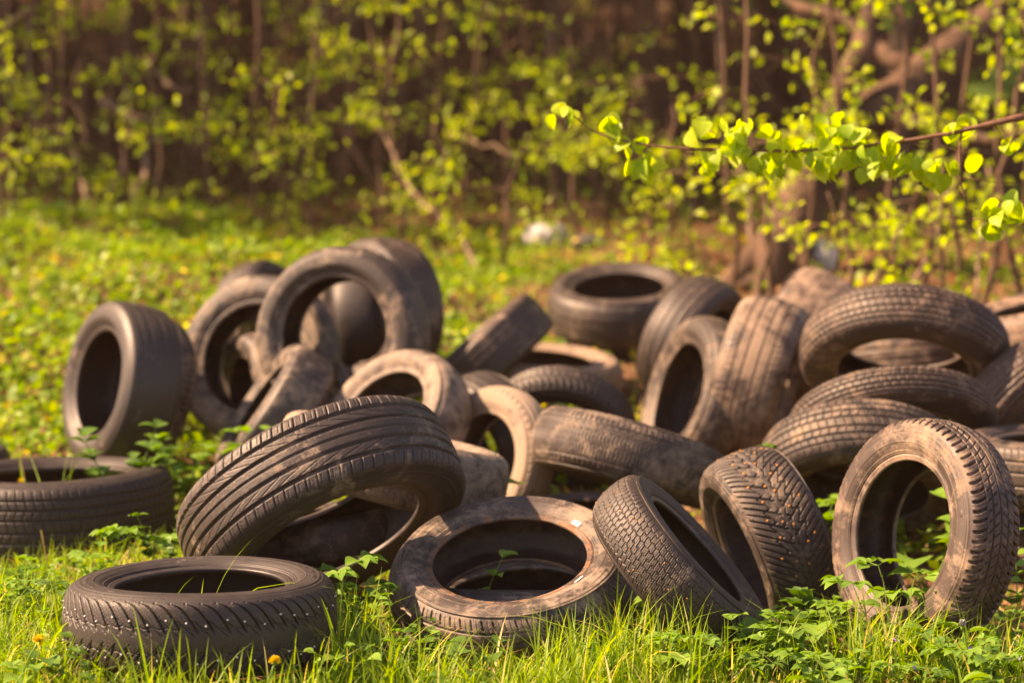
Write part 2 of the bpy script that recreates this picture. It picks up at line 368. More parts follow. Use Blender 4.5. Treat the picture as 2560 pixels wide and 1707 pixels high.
def axis_vals(segs):
    out = [segs[0][0]]
    for a, b, n in segs: out += list(np.linspace(a, b, n + 1)[1:])
    return np.array(out)
xs = axis_vals([(-45, -30, 4), (-30, -4, 40), (-4, 4, 200), (4, 30, 40), (30, 45, 4)])
ys = axis_vals([(-12, 0, 5), (0, 4, 16), (4, 11, 200), (11, 30, 90), (30, 48, 14)])
X, Y = np.meshgrid(xs, ys)
Z = gz(X, Y) + .006 * rng.normal(size=X.shape) * (np.abs(X) < 4) * (Y > 4) * (Y < 11)
nx = len(xs); ny = len(ys)
ii = (np.arange(ny - 1)[:, None] * nx + np.arange(nx - 1)[None]).ravel()
gme = mesh('ground', np.stack([X, Y, Z], -1).reshape(-1, 3), [np.stack([ii, ii + 1, ii + nx + 1, ii + nx], 1)])
def ground_mat():
    m, nt, N = new_mat('forest_soil')
    geo = N('ShaderNodeNewGeometry')
    def noise(s, d=5): 
        n = N('ShaderNodeTexNoise', i_Scale=s, i_Detail=d, i_Roughness=.65); nt.links.new(geo.outputs['Position'], n.inputs['Vector']); return n.outputs[0]
    n1, n2, n3 = noise(1.2), noise(14, 6), noise(90, 3)
    c = ramp(nt, [(.3, (.045, .022, .012)), (.5, (.12, .062, .034)), (.72, (.26, .15, .085))], math_(nt, 'ADD', math_(nt, 'MULTIPLY', n2, .6), math_(nt, 'MULTIPLY', n3, .4))).outputs[0]
    g = math_(nt, 'MULTIPLY', math_(nt, 'SUBTRACT', n1, .5), 5, True)
    c = mixc(nt, math_(nt, 'MULTIPLY', g, .55), c, (.07, .10, .015))
    p = N('ShaderNodeBsdfPrincipled', i_Roughness=.95); nt.links.new(c, p.inputs['Base Color']); p.inputs['Specular IOR Level'].default_value = .15
    b = N('ShaderNodeBump', i_Strength=.8, i_Distance=.02); nt.links.new(math_(nt, 'ADD', n2, math_(nt, 'MULTIPLY', n3, .4)), b.inputs['Height']); nt.links.new(b.outputs[0], p.inputs['Normal'])
    o = N('ShaderNodeOutputMaterial'); nt.links.new(p.outputs[0], o.inputs[0]); return m
tag(link('ground', gme, ground_mat()), None, None, kind='structure')

# ------------------------------------------------------------------ tyre meshes
def catmull(P, n):
    P = np.asarray(P, float); Q = np.concatenate([[2 * P[0] - P[1]], P, [2 * P[-1] - P[-2]]])
    t = np.linspace(0, len(P) - 1 - 1e-6, 600); k = t.astype(int); u = (t - k)[:, None]
    p0, p1, p2, p3 = Q[k], Q[k + 1], Q[k + 2], Q[k + 3]
    C = .5 * (2 * p1 + (p2 - p0) * u + (2 * p0 - 5 * p1 + 4 * p2 - p3) * u ** 2 + (3 * p1 - p0 - 3 * p2 + p3) * u ** 3)
    s = np.concatenate([[0], np.cumsum(np.linalg.norm(np.diff(C, axis=0), axis=1))])
    q = np.linspace(0, s[-1], n)
    return np.stack([np.interp(q, s, C[:, j]) for j in range(2)], 1), q
def groove(d, w, s=.0011):
    return 1 - smooth01((np.abs(d) - w + s) / (2 * s))
def per(s, L, p):          # distance to the nearest of evenly spaced lines
    n = max(3, round(L / p)); p = L / n
    return (np.mod(s / p + .5, 1) - .5) * p
def tri(x): return 2 * np.abs(np.mod(x, 1) - .5) * 2 - 1
def pattern(kind, s, x, L, Wt):
    """s along the circumference (m), x across (m, 0 = centre); returns groove depth in m (positive = carved)"""
    ax = np.abs(x); h = Wt / 2; sg = np.sign(x)
    Z0 = np.zeros(np.broadcast(s, x).shape)
    mx = np.maximum
    if kind == 'ribs':          # summer tyre: four deep rings, slotted shoulders, diagonal sipes
        g = .0095 * mx(mx(groove(ax - .27 * h, .0050), groove(ax - .60 * h, .0048)), .5 * groove(x, .0032))
        sl = per(s - .25 * x + .004 * sg, L, .031)
        sh = (ax > .645 * h)
        g = mx(g, .0055 * groove(sl, .0016) * sh)
        g = mx(g, .0022 * groove(per(s - .25 * x + .0155, L, .031), .0009, .0008) * (ax > .7 * h) * (ax < .93 * h))
        mid = (ax > .33 * h) * (ax < .58 * h)
        g = mx(g, .0026 * groove(per(s - 3.2 * (ax - .45 * h), L, .058) * .32, .0008, .0007) * mid)
        g = mx(g, .0022 * groove(per(s, L, .031), .0008, .0008) * (ax < .27 * h) * (ax > .17 * h))
        g = mx(g, .0022 * groove(per(s + .01, L, .031), .0008, .0008) * (ax > .5 * h) * (ax < .58 * h))
        return g
    if kind == 'winter_v':      # swept V grooves, worn smooth middle
        tp = s - .075 * np.sqrt(np.clip(1 - np.clip(ax / h, 0, 1), 0, 1))
        side = np.where(x > 0, 0, .018)
        g = .0072 * groove(per(tp + side, L, .036), .0026) * smooth01((ax / h - .13) / .2)
        dg = per(s + 1.1 * ax + .4 * side, L, .036) * .7
        g = mx(g, .0032 * groove(dg, .0011, .0009) * (ax > .12 * h) * (ax < .55 * h))
        g = mx(g, .003 * groove(ax - (.34 + .03 * tri(s / L * round(L / .036))) * h, .0011, .0009))
        g = mx(g, .0014 * groove(per(tp + side + .018 + .0012 * tri(x / .006), L, .012), .0006, .0007) * (ax > .2 * h))
        return g
    if kind == 'blocks':        # all season blocks between rings
        g = .0065 * mx(mx(groove(ax - .18 * h, .0026), groove(ax - .46 * h, .0026)), groove(ax - .72 * h, .0024))
        for lo, hi, of, k in ((0, .18, .0, .25), (.18, .46, .011, -.35), (.46, .72, .003, .3), (.72, 1.1, .013, .12)):
            m = (ax > lo * h) * (ax <= hi * h)
            g = mx(g, .0055 * groove(per(s + of * (1 + .5 * sg) + k * (x), L, .027), .0014) * m)
            g = mx(g, .0014 * groove(per(s + of * (1 + .5 * sg) + k * x + .0012 * tri(x / .005), L, .00675), .0005, .0007) * m)
        return g
    if kind == 'lugs':          # deep studded winter chevrons
        sd = np.where(x > 0, 0, .022)
        t = s - .75 * ax + sd
        g = .0068 * groove(per(t, L, .044) * .85, .0024) * (ax > .07 * h)
        g = mx(g, .0062 * groove(per(t + .022, L, .044) * .85, .002) * (ax > .42 * h))
        g = mx(g, .006 * groove((ax - (.42 + .11 * tri(t / L * round(L / .044) + .2)) * h) * .8, .0019))
        g = mx(g, .005 * groove((ax - (.12 + .07 * tri(t / L * round(L / .044))) * h) * .8, .0016) )
        g = mx(g, .0014 * groove(per(s + .2 * x + .0016 * tri(x / .007), L, .0062), .0005, .0008))
        return g
    if kind == 'dense':         # many small zigzag blocks
        g = Z0
        z = tri(s / L * round(L / .02))
        for k in (0, .25, .5, .75):
            g = mx(g, .0038 * groove(ax - (k + .03 * z) * h, .0008, .0009))
        for j, (lo, hi) in enumerate(((0, .25), (.25, .5), (.5, .75), (.75, 1.2))):
            m = (ax > lo * h) * (ax <= hi * h)
            g = mx(g, .0038 * groove(per(s + .0065 * j + .004 * sg + .25 * x, L, .0175), .0008, .0009) * m)
            g = mx(g, .0012 * groove(per(s + .0065 * j + .004 * sg + .25 * x + .001 * tri(x / .007), L, .00875 / 1.5), .0004, .0007) * m)
        return g
    if kind == 'waves':         # wavy sipes and slotted shoulder
        t = s + .006 * np.sin(x / .0115) + .3 * ax
        g = .0034 * groove(per(t, L, .013), .0009, .0009) * (ax < .66 * h)
        g = mx(g, .004 * groove(ax - .70 * h, .0014) )
        g = mx(g, .0048 * groove(per(s, L, .019), .0017) * (ax > .76 * h))
        g = mx(g, .0035 * groove(per(s, L, .026) , .0022) * groove(per(x + 5, 10 * Wt, .021), .0018))
        return g
    if kind == 'ridged':        # curved side lugs, ring grooves, scalloped edge
        g = .0065 * mx(groove(ax - .30 * h, .0026), groove(x, .0018))
        t = s - .009 * np.sin((ax / h) * 5.2)
        g = mx(g, .0085 * groove(per(t, L, .026), .0036, .0015) * smooth01((ax / h - .52) / .06))
        g = mx(g, .0045 * groove(per(s + .9 * ax, L, .026) * .75, .0015) * (ax < .48 * h) * (ax > .06 * h))
        g = mx(g, .003 * groove(ax - .56 * h, .001, .0009))
        g = mx(g, .0013 * groove(per(t + .013, L, .013), .0006, .0008) * (ax > .5 * h))
        return g
    if kind == 'edge':          # worn tread, short slots on the shoulder and small zigzag marks
        g = .003 * mx(groove(ax - .25 * h, .003), groove(ax - .6 * h, .003))
        g = mx(g, .0045 * groove(per(s + .3 * x, L, .03), .0022) * (ax > .7 * h))
        g = mx(g, .002 * groove(per(s + .3 * x + .015, L, .03), .0008, .0008) * (ax > .62 * h))
        return g
    if kind == 'rings':         # four rings, lightly slotted sides
        g = .006 * mx(groove(ax - .22 * h, .0026), groove(ax - .58 * h, .0028))
        g = mx(g, .0032 * groove(per(s + .25 * x, L, .024), .0013) * (ax > .64 * h))
        g = mx(g, .0022 * groove(per(s - .5 * x, L, .024), .0009) * (ax < .55 * h) * (ax > .26 * h))
        return g
    if kind == 'worn':
        g = .0018 * mx(groove(ax - .25 * h, .0035, .002), groove(ax - .62 * h, .0035, .002))
        return g
    return Z0

def ring_surface(prof, NU, spin=0, wob=None):
    """prof (m,2) radius, axial ; or (NU,m,2)"""
    th = np.linspace(0, 2 * np.pi, NU, endpoint=False) + spin
    if prof.ndim == 2: prof = np.broadcast_to(prof[None], (NU,) + prof.shape)
    r = prof[..., 0]; x = prof[..., 1]
    if wob is not None:
        r = r * (1 + wob[0] * np.cos(2 * th + wob[1]) + wob[2] * np.cos(3 * th + wob[3]))[:, None]
        x = x + (wob[4] * np.cos(2 * th + wob[5]))[:, None]
    V = np.stack([r * np.cos(th)[:, None], r * np.sin(th)[:, None], x], -1)
    m = V.shape[1]
    i = np.arange(NU)[:, None] * m; i2 = (np.arange(NU)[:, None] + 1) % NU * m; j = np.arange(m - 1)[None]
    q = np.stack([i + j, i2 + j, i2 + j + 1, i + j + 1], -1).reshape(-1, 4)
    return V.reshape(-1, 3), q

LOD = {2: (1500, 150), 1: (900, 96), 0: (360, 48)}
def make_tyre(i):
    t = TY[i]; S = RS[i]
    R, W, rb = S['R'], S['W'], S['rb']
    kind, rnd, dust, warm, label, lod = t[8], t[9], t[10], t[11], t[12], t[13]
    r_ = np.random.default_rng(int(i) * 13 + 5)
    n, a, b, c = S['n'], S['a'], S['b'], S['c']
    Rm = Matrix(((a[0], b[0], n[0]), (a[1], b[1], n[1]), (a[2], b[2], n[2])))
    if Rm.determinant() < 0:
        a = -a; Rm = Matrix(((a[0], b[0], n[0]), (a[1], b[1], n[1]), (a[2], b[2], n[2])))
    base = S['low']
    root = empty('tyre', base, Rm)
    tag(root, label, 'tyre', 'discarded tyres in the heap')
    loc = Rm.transposed() @ Vector([float(q) for q in (c - base)])
    col = (float(r_.random()), dust, warm, 1)
    h = R - rb
    wob = [r_.normal() * .008, r_.random() * 6, r_.normal() * .004, r_.random() * 6, r_.normal() * .004, r_.random() * 6]
    NU, NX = LOD[lod]; L = 2 * math.pi * R
    # tread
    half = [(R, 0), (R - .0015 - .002 * rnd, .2 * W), (R - .004 - .010 * rnd, .34 * W), (R - .009 - .016 * rnd, .41 * W), (R - .022 - .012 * rnd, .452 * W), (R - .26 * h, .47 * W)]
    full = [(r, -x) for r, x in half[::-1]] + half[1:]
    pr, s = catmull(full, NX)
    xx = s - s[-1] / 2; Wt = s[-1] - 2 * .05 * (s[-1])
    d = np.gradient(pr, axis=0); d /= np.linalg.norm(d, axis=1)[:, None]
    nr = np.stack([d[:, 1], -d[:, 0]], 1)
    su = np.linspace(0, L, NU, endpoint=False)
    g = pattern(kind, su[:, None], xx[None], L, Wt * .93)
    fade = 1 - smooth01((np.abs(xx) / (s[-1] / 2) - .80) / .09)
    g = g * fade[None]
    bump = .0002 * r_.normal(size=(NU, NX))
    prof = pr[None] - nr[None] * (g + bump * (lod > 0))[..., None]
    V, q = ring_surface(prof, NU, 0, wob)
    parts = [('tread', V, q[:, ::-1], M_RUB)]
    # sidewalls with moulded rings
    NS = 60 if lod else 34
    sidep = [(R - .26 * h, .47 * W), (rb + .58 * h, .492 * W), (rb + .44 * h, .497 * W), (rb + .32 * h, .478 * W), (rb + .23 * h, .445 * W), (rb + .17 * h, .425 * W), (rb + .13 * h, .418 * W)]
    sp, ss = catmull(sidep, NS)
    T = ss / ss[-1]
    rr = sum(.0018 * np.exp(-((T - k) / .012) ** 2) for k in (.10, .14, .52, .86, .93)) - .0016 * np.exp(-((T - .97) / .02) ** 2)
    sd = np.gradient(sp, axis=0); sd /= np.linalg.norm(sd, axis=1)[:, None]
    sp = sp + np.stack([sd[:, 1] * -1, sd[:, 0] * 1], 1) * (-rr)[:, None]
    NUs = max(240, NU // 3)
    # fine radial serration band
    prof = np.broadcast_to(sp[None], (NUs,) + sp.shape).copy()
    if lod:
        thn = np.arange(NUs)[:, None]
        band = np.exp(-((T - .3) / .09) ** 4)[None] * (np.sin(thn * 2 * np.pi / 6) > 0)
        mask = (np.sin(thn * 2 * np.pi / NUs * 2 + i) > .45) 
        runs = np.repeat(r_.random(NUs // 4 + 1) > .5, 4)[:NUs, None]
        prof[..., 1] += .0016 * np.exp(-((T - .3) / .05) ** 4)[None] * mask * runs
    bead = [(rb + .13 * h, .418 * W), (rb + .10 * h, .421 * W), (rb + .07 * h, .412 * W), (rb + .03 * h, .405 * W), (rb + .004 * h, .392 * W), (rb, .37 * W), (rb + .002, .35 * W), (rb + .03 * h, .338 * W), (rb + .09 * h, .355 * W)]
    bp, _ = catmull(bead, 26)
    for sgn in (1, -1):
        P = prof.copy(); P[..., 1] *= sgn
        V, q = ring_surface(P, NUs, 0, wob); parts.append(('sidewall', V, q if sgn < 0 else q[:, ::-1], M_SIDE))
        P = bp.copy(); P[:, 1] *= sgn
        V, q = ring_surface(P, max(160, NUs // 2), 0, wob); parts.append(('bead', V, q if sgn < 0 else q[:, ::-1], M_RUSTBEAD if i == 40 else M_BEAD))
    lin = [(rb + .09 * h, .355 * W), (rb + .25 * h, .42 * W), (rb + .5 * h, .47 * W), (R - .3 * h, .45 * W), (R - .021 - .012 * rnd, .39 * W), (R - .014, .25 * W), (R - .012, 0)]
    lp, _ = catmull(lin + [(r, -x) for r, x in lin[::-1][1:]], 48)
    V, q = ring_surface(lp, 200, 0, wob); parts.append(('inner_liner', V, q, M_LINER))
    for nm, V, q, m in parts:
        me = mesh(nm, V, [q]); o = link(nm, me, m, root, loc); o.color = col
    # studs
    if i in (1, 14, 13):
        mb = MB(); th = np.linspace(0, 2 * np.pi, 8, endpoint=False); rs = .0022 if i == 1 else .0034
        if i == 13: rs = .002
        ring0 = np.stack([rs * np.cos(th), rs * np.sin(th), np.full(8, -.003)], 1); ring1 = ring0.copy(); ring1[:, 2] = .0012
        ring2 = ring1 * [.55, .55, 1]; ring2[:, 2] = .0022
        k = np.arange(8); k2 = (k + 1) % 8
        mb.add(np.concatenate([ring0, ring1, ring2]), [np.stack([k, k2, 8 + k2, 8 + k], 1), np.stack([8 + k, 8 + k2, 16 + k2, 16 + k], 1)])
        mb.F.setdefault(8, []).append(np.arange(16, 24)[None])
        sm = mb.mesh('stud', False)
        sm.materials.append(M_STUD if i == 1 else M_RSTUD)
        for k in range(90 if i != 13 else 34):
            u = 2 * math.pi * (k + .3 * r_.random()) / (90 if i != 13 else 34)
            if i == 1: xr = (.52, .62, .44)[k % 3] * (1 if k % 2 else -1) + r_.normal() * .02
            else: xr = (.15, .55, -.3, -.62, .38, -.1)[k % 6] + r_.normal() * .03
            xa = xr * W * .42
            j = np.abs(pr[:, 1] - xa).argmin()
            rad = pr[j, 0] * (1 + wob[0] * math.cos(2 * u + wob[1]) + wob[2] * math.cos(3 * u + wob[3]))
            nv = np.array([nr[j, 0] * math.cos(u), nr[j, 0] * math.sin(u), nr[j, 1]])
            p = np.array([rad * math.cos(u), rad * math.sin(u), pr[j, 1] + wob[4] * math.cos(2 * u + wob[5])])
            o = bpy.data.objects.new('stud', sm); COL.objects.link(o); o.parent = root
            qd = Vector([float(z) for z in nv]).to_track_quat('Z', 'Y')
            o.matrix_local = Matrix.Translation(loc + Vector([float(z) for z in p])) @ qd.to_matrix().to_4x4()
    return root, loc, sp, wob, Rm
ROOTS = {}
for i in TY: ROOTS[i] = make_tyre(i)

# stickers on the sidewall slope of the rusty-beaded tyre
def sticker(i, ang, T0, T1, wid, printed):
    root, loc, sp, wob, Rm = ROOTS[i]
    m, nt, N = new_mat('sticker_paper')
    p = N('ShaderNodeBsdfPrincipled', i_Roughness=.4); o = N('ShaderNodeOutputMaterial'); nt.links.new(p.outputs[0], o.inputs[0])
    tc = N('ShaderNodeTexCoord')
    if printed:
        w = N('ShaderNodeTexNoise', i_Scale=180.0, i_Detail=2.0); nt.links.new(tc.outputs['Object'], w.inputs['Vector'])
        r = ramp(nt, [(.42, (.05, .05, .05)), (.5, (.75, .74, .72))], w.outputs[0]); nt.links.new(r.outputs[0], p.inputs['Base Color'])
    else: p.inputs['Base Color'].default_value = (.78, .77, .74, 1)
    ks = np.linspace(T0 * (len(sp) - 1), T1 * (len(sp) - 1), 6)
    pr = np.stack([np.interp(ks, np.arange(len(sp)), sp[:, j]) for j in range(2)], 1)
    th = ang + np.linspace(-wid / 2, wid / 2, 9)
    r = pr[None, :, 0] * (1 + wob[0] * np.cos(2 * th + wob[1]) + wob[2] * np.cos(3 * th + wob[3]))[:, None]
    V = np.stack([r * np.cos(th)[:, None], r * np.sin(th)[:, None], pr[None, :, 1] + (wob[4] * np.cos(2 * th + wob[5]))[:, None] + .002 + 0 * r], -1)
    ii = (np.arange(8)[:, None] * 6 + np.arange(5)[None]).ravel()
    o = link('sticker', mesh('sticker', V.reshape(-1, 3), [np.stack([ii, ii + 6, ii + 7, ii + 1], 1)]), m, root, loc)
    return o
def local_angle(i, px, py):
    S = RS[i]; root, loc, sp, wob, Rm = ROOTS[i]
    x0, y0, _ = project(S['c'] + S['n'] * S['W'] / 2)
    best = None
    for u in np.linspace(0, 2 * np.pi, 360, endpoint=False):
        v = Rm @ Vector((math.cos(u), math.sin(u), 0)); q = S['c'] + S['n'] * S['W'] * .48 + np.array(v) * S['rb'] * 1.12
        x, y, _ = project(q); e = (x - px) ** 2 + (y - py) ** 2
        if best is None or e < best[0]: best = (e, u)
    return best[1]
sticker(40, local_angle(40, 1430, 1320), .80, .97, .125, True)
sticker(40, local_angle(40, 1442, 1432), .86, .99, .15, False)

# ================================================================== vegetation
def ground_px(px, py, d0=4.0, d1=40):
    ds = np.linspace(d0, d1, 1400)
    P = np.array([at(px, py, d) for d in ds]); g = gz(P[:, 0], P[:, 1])
    k = np.argmax(P[:, 2] < g); p = P[k]; return np.array([p[0], p[1], gz(p[0], p[1])])
def on_ground(px, d):
    p = at(px, 853, d); return np.array([p[0], p[1], float(gz(p[0], p[1]))])
def blocked(P, pad=.004):
    bad = np.zeros(len(P), bool)
    for S in RS.values():
        v = P - S['c']; x = v @ S['n']; r = np.sqrt(np.maximum((v * v).sum(1) - x * x, 0))
        bad |= (np.abs(x) < S['W'] / 2 + pad) & (r < S['R'] + pad) & (r > S['rb'] - .01)
    return bad
def in_any_hole(P):
    h = np.zeros(len(P), bool)
    for S in RS.values():
        v = P - S['c']; x = v @ S['n']; r = np.sqrt(np.maximum((v * v).sum(1) - x * x, 0))
        h |= (np.abs(x) < S['W'] / 2 + .03) & (r < S['R'])
    return h
def noise2(x, y, s, seed=0):
    r = np.random.default_rng(seed); v = 0
    for k in range(7):
        a, b, c = r.normal(size=3); v = v + np.sin((a * x + b * y) * s + c * 7) / (1 + .2 * k)
    return v / 2.2

def blades(mb, P, L, lean=.3, bend=.5, width=.0032, r=rng, seg=5):
    n = len(P); ph = r.random(n) * 2 * np.pi
    L = np.broadcast_to(L, (n,)); ln = np.abs(r.normal(size=n)) * lean; bd = np.abs(r.normal(size=n)) * bend
    s = np.linspace(0, 1, seg + 1)[None]
    hor = L[:, None] * (ln[:, None] * s + bd[:, None] * s ** 2.2)
    ver = L[:, None] * (s - .42 * bd[:, None] * s ** 3) / np.sqrt(1 + ln[:, None] ** 2)
    dx = np.stack([np.cos(ph), np.sin(ph)], 1); tw = ph + 1.57 + r.normal(size=n) * .5
    sx = np.stack([np.cos(tw), np.sin(tw)], 1)
    C = np.zeros((n, seg + 1, 3)); C[..., :2] = P[:, None, :2] + hor[..., None] * dx[:, None]; C[..., 2] = P[:, None, 2] + ver
    w = width * (.6 + .8 * r.random(n))[:, None] * (1 - s ** 1.6 * .97)
    O = np.zeros_like(C); O[..., :2] = w[..., None] * sx[:, None]
    mid = C.copy(); mid[..., 2] -= w * .5
    V = np.stack([C - O, mid, C + O], 2).reshape(n, -1, 3)
    k = (seg + 1) * 3; f = []
    for i in range(seg):
        a = 3 * i; f += [(a, a + 1, a + 4, a + 3), (a + 1, a + 2, a + 5, a + 4)]
    f = np.array(f)
    mb.add(V.reshape(-1, 3), [(f[None] + (np.arange(n) * k)[:, None, None]).reshape(-1, 4)])

# --- grass
g = MB()
n = 30000
y = 4.35 + 2.2 * rng.random(n) ** 1.15; x = (rng.random(n) * 2 - 1) * (.27 * y + .12)
dens = .55 + .5 * noise2(x, y, 3.0, 3) + .35 * (x < -.55) - .45 * smooth01((x - .45) / .5) + .3 * (y < 5.0)
keep = rng.random(n) < dens
x, y = x[keep], y[keep]; P = np.stack([x, y, gz(x, y) - .004], 1)
L = .035 + .075 * rng.random(len(P)) ** 1.6 + .02 * (x < .4)
ok = ~blocked(P) & ~blocked(P + [0, 0, .04]) & ~blocked(P + [0, 0, .09]) & ~(in_any_hole(P) & (rng.random(len(P)) > .06))
blades(g, P[ok], L[ok], .35, .5, .0028)
# taller clumps : photo x, distance, count, length, spread
CL = [(70, 4.95, 60, .15, .10), (200, 4.9, 45, .11, .08), (330, 4.72, 40, .11, .07), (420, 4.62, 24, .19, .04), (560, 4.62, 18, .15, .05), (700, 4.68, 30, .13, .06), (860, 5.0, 60, .19, .07), (905, 5.05, 50, .17, .06),
      (980, 4.85, 70, .17, .09), (1060, 4.8, 60, .16, .08), (1150, 4.82, 50, .14, .08), (1240, 4.85, 50, .15, .08), (1330, 4.85, 60, .14, .08), (1420, 5.0, 90, .17, .09), (1500, 5.05, 140, .21, .09), (1580, 5.0, 110, .19, .09), (1640, 5.1, 60, .2, .07),
      (1700, 5.2, 60, .18, .06), (1790, 5.15, 60, .14, .08), (1880, 5.1, 60, .12, .08), (1980, 5.0, 25, .08, .08), (2160, 5.2, 110, .18, .08), (2230, 5.25, 110, .17, .08), (2330, 5.2, 60, .14, .08), (2460, 5.1, 60, .13, .1), (2540, 5.1, 60, .14, .08),
      (20, 5.6, 60, .12, .1), (120, 5.5, 60, .10, .1), (330, 5.75, 45, .09, .08), (60, 6.0, 30, .12, .08), (400, 5.9, 40, .11, .06), (1110, 4.7, 20, .17, .05), (1640, 4.8, 16, .2, .05), (790, 4.72, 22, .15, .05), (1260, 4.7, 25, .12, .06), (660, 4.6, 10, .1, .05)]
for px, d, n, L, sp in CL:
    c = on_ground(px, d); q = rng.normal(size=(n, 2)) * sp
    P = np.stack([c[0] + q[:, 0], c[1] + q[:, 1], gz(c[0] + q[:, 0], c[1] + q[:, 1]) - .004], 1)
    ok = ~blocked(P) & ~blocked(P + [0, 0, .05]) & ~blocked(P + [0, 0, .1])
    P = P[ok]; blades(g, P, L * 1.38 * (.45 + .6 * rng.random(len(P))), .28, .38, .0034)
# a few broad soft-looking blades close to the lens, and thin ones inside the tyres
for px, d, n, L in ((880, 4.55, 3, .2), (1640, 4.6, 3, .21), (1120, 4.5, 3, .15), (1900, 4.6, 3, .12), (560, 4.5, 3, .2), (1300, 4.5, 2, .12), (230, 4.6, 2, .12)):
    c = on_ground(px, d); q = rng.normal(size=(n, 2)) * .03; P = np.stack([c[0] + q[:, 0], c[1] + q[:, 1], c[2] + 0 * q[:, 0]], 1); blades(g, P, L, .45, .4, .0058)
for px, d, n, L in ((405, 5.2, 1, .16), (470, 5.15, 1, .15), (520, 5.1, 2, .27), (60, 6.7, 2, .33), (120, 6.65, 3, .34), (165, 6.6, 1, .33)):
    c = on_ground(px, d); q = rng.normal(size=(n, 2)) * .012; P = np.stack([c[0] + q[:, 0], c[1] + q[:, 1], c[2] + .03 + 0 * q[:, 0]], 1); blades(g, P, L, .2, .45, .0034)
# mid-distance grass in the meadow
n = 17000; y = 6.3 + 7.5 * rng.random(n); x = (rng.random(n) * 2 - 1) * (.27 * y + .3)
k = rng.random(n) < (.45 + .3 * noise2(x, y, 1.3, 9) - .6 * smooth01((x - .1) / 1.0) - .4 * smooth01((y - 11) / 3)); x, y = x[k], y[k]
P = np.stack([x, y, gz(x, y) - .004], 1); ok = ~blocked(P) & ~blocked(P + [0, 0, .06]) & ~in_any_hole(P)
blades(g, P[ok], .05 + .08 * rng.random(ok.sum()), .4, .5, .004, seg=3)
tag(link('grass', g.mesh('grass'), M_GRASS), 'bright green grass in front of and around the tyres', 'grass', kind='stuff')

# --- dry straw pressed between the blades and round the tyres
g = MB(); n = 5200; y = 4.4 + 3.2 * rng.random(n) ** 1.3; x = (rng.random(n) * 2 - 1) * (.27 * y + .1); P = np.stack([x, y, gz(x, y) + .004 + .012 * rng.random(n)], 1)
P = P[~blocked(P, .01)]; n = len(P); D = rdir(n) * [1, 1, .18]; Vt = np.array([(-.5, 0, 0), (.5, 0, 0), (.5, 1, 0), (-.5, 1, 0)]); M = frames(D, rdir(n, 2)); sc_ = np.stack([.0022 + .002 * rng.random(n), .05 + .11 * rng.random(n), np.ones(n)], 1)
W_ = P[:, None] + np.einsum('nij,nkj->nki', M, Vt[None] * sc_[:, None]); g.add(W_.reshape(-1, 3), [np.arange(4 * n).reshape(n, 4)])
tag(link('dry_straw', g.mesh('dry_straw'), M_DRY), 'pale dry straw lying low in the grass around the tyres', 'straw', kind='stuff')

# --- low leafy ground cover
def cover(n, y0, y1, size, hgt, fn, kind='flat', wide=.29):
    u = rng.random(n); y = np.sqrt(y0 ** 2 + u * (y1 ** 2 - y0 ** 2)); x = (rng.random(n) * 2 - 1) * (wide * y + .3)
    k = rng.random(n) < fn(x, y); x, y = x[k], y[k]; n = len(x)
    z = gz(x, y) + hgt * rng.random(n) ** 1.3 * (.6 + .5 * np.clip(noise2(x, y, 6, 5), -1, 1))
    P = np.stack([x, y, z], 1); ok = ~blocked(P, .015) & ~(in_any_hole(P) & (rng.random(n) > .25)); P = P[ok]; n = len(P)
    D = rdir(n); D[:, 2] = np.abs(D[:, 2]) * .5 + .05
    N = rdir(n, 1.2)
    return P, D, N, size * (.5 + .9 * rng.random(n) ** 1.5)
def fn_meadow(x, y):
    f = .58 + .6 * noise2(x, y, 1.1, 11) + .55 * noise2(x, y, 4, 12)
    f = f - .78 * smooth01((x + .1) / 1.0) * smooth01((y - 7.5) / 1) - .55 * smooth01((y - 11.5 - .3 * np.clip(-x, 0, 3)) / 2.0)
    return np.clip(f, .07, 1)
def fn_near(x, y): return np.clip(.55 + .4 * noise2(x, y, 2.3, 21) - .15 * (x > .9), .1, 1)
mb = MB()
leaves(mb, *cover(120000, 6.4, 16, .05, .11, fn_meadow))
tag(link('ground_cover', mb.mesh('ground_cover'), M_COVER), 'low green leafy plants carpeting the bank behind the tyres', 'ground cover', kind='stuff')
mb = MB()
leaves(mb, *cover(15000, 4.4, 6.8, .026, .05, fn_near), kind='ovate')
tag(link('ground_cover', mb.mesh('ground_cover'), M_WEED), 'small rounded leaves growing between the front grass blades', 'ground cover', kind='stuff')
# yellow blossoms scattered in the meadow
mb = MB(); P, D, N, S = cover(900, 7.0, 13, .034, .14, lambda x, y: np.clip(.75 - .3 * np.abs(x), .1, 1)); leaves(mb, P + [0, 0, .04], D, N, S)
tag(link('meadow_flowers', mb.mesh('meadow_flowers'), M_YELLOW), 'tiny yellow flowers sprinkled over the green bank', 'flowers', kind='stuff')
# dead leaves
mb = MB(); P, D, N, S = cover(52000, 4.4, 24, .055, .015, lambda x, y: np.clip(.33 + .5 * smooth01((x - .2) / 1.2) + .5 * smooth01((y - 11.5) / 2), 0, 1)); leaves(mb, P + [0, 0, .008], D * [1, 1, .3], rdir(len(P), 2.2), S)
tag(link('leaf_litter', mb.mesh('leaf_litter'), M_LITTER), 'brown dead leaves littering the woodland floor', 'leaf litter', kind='stuff')

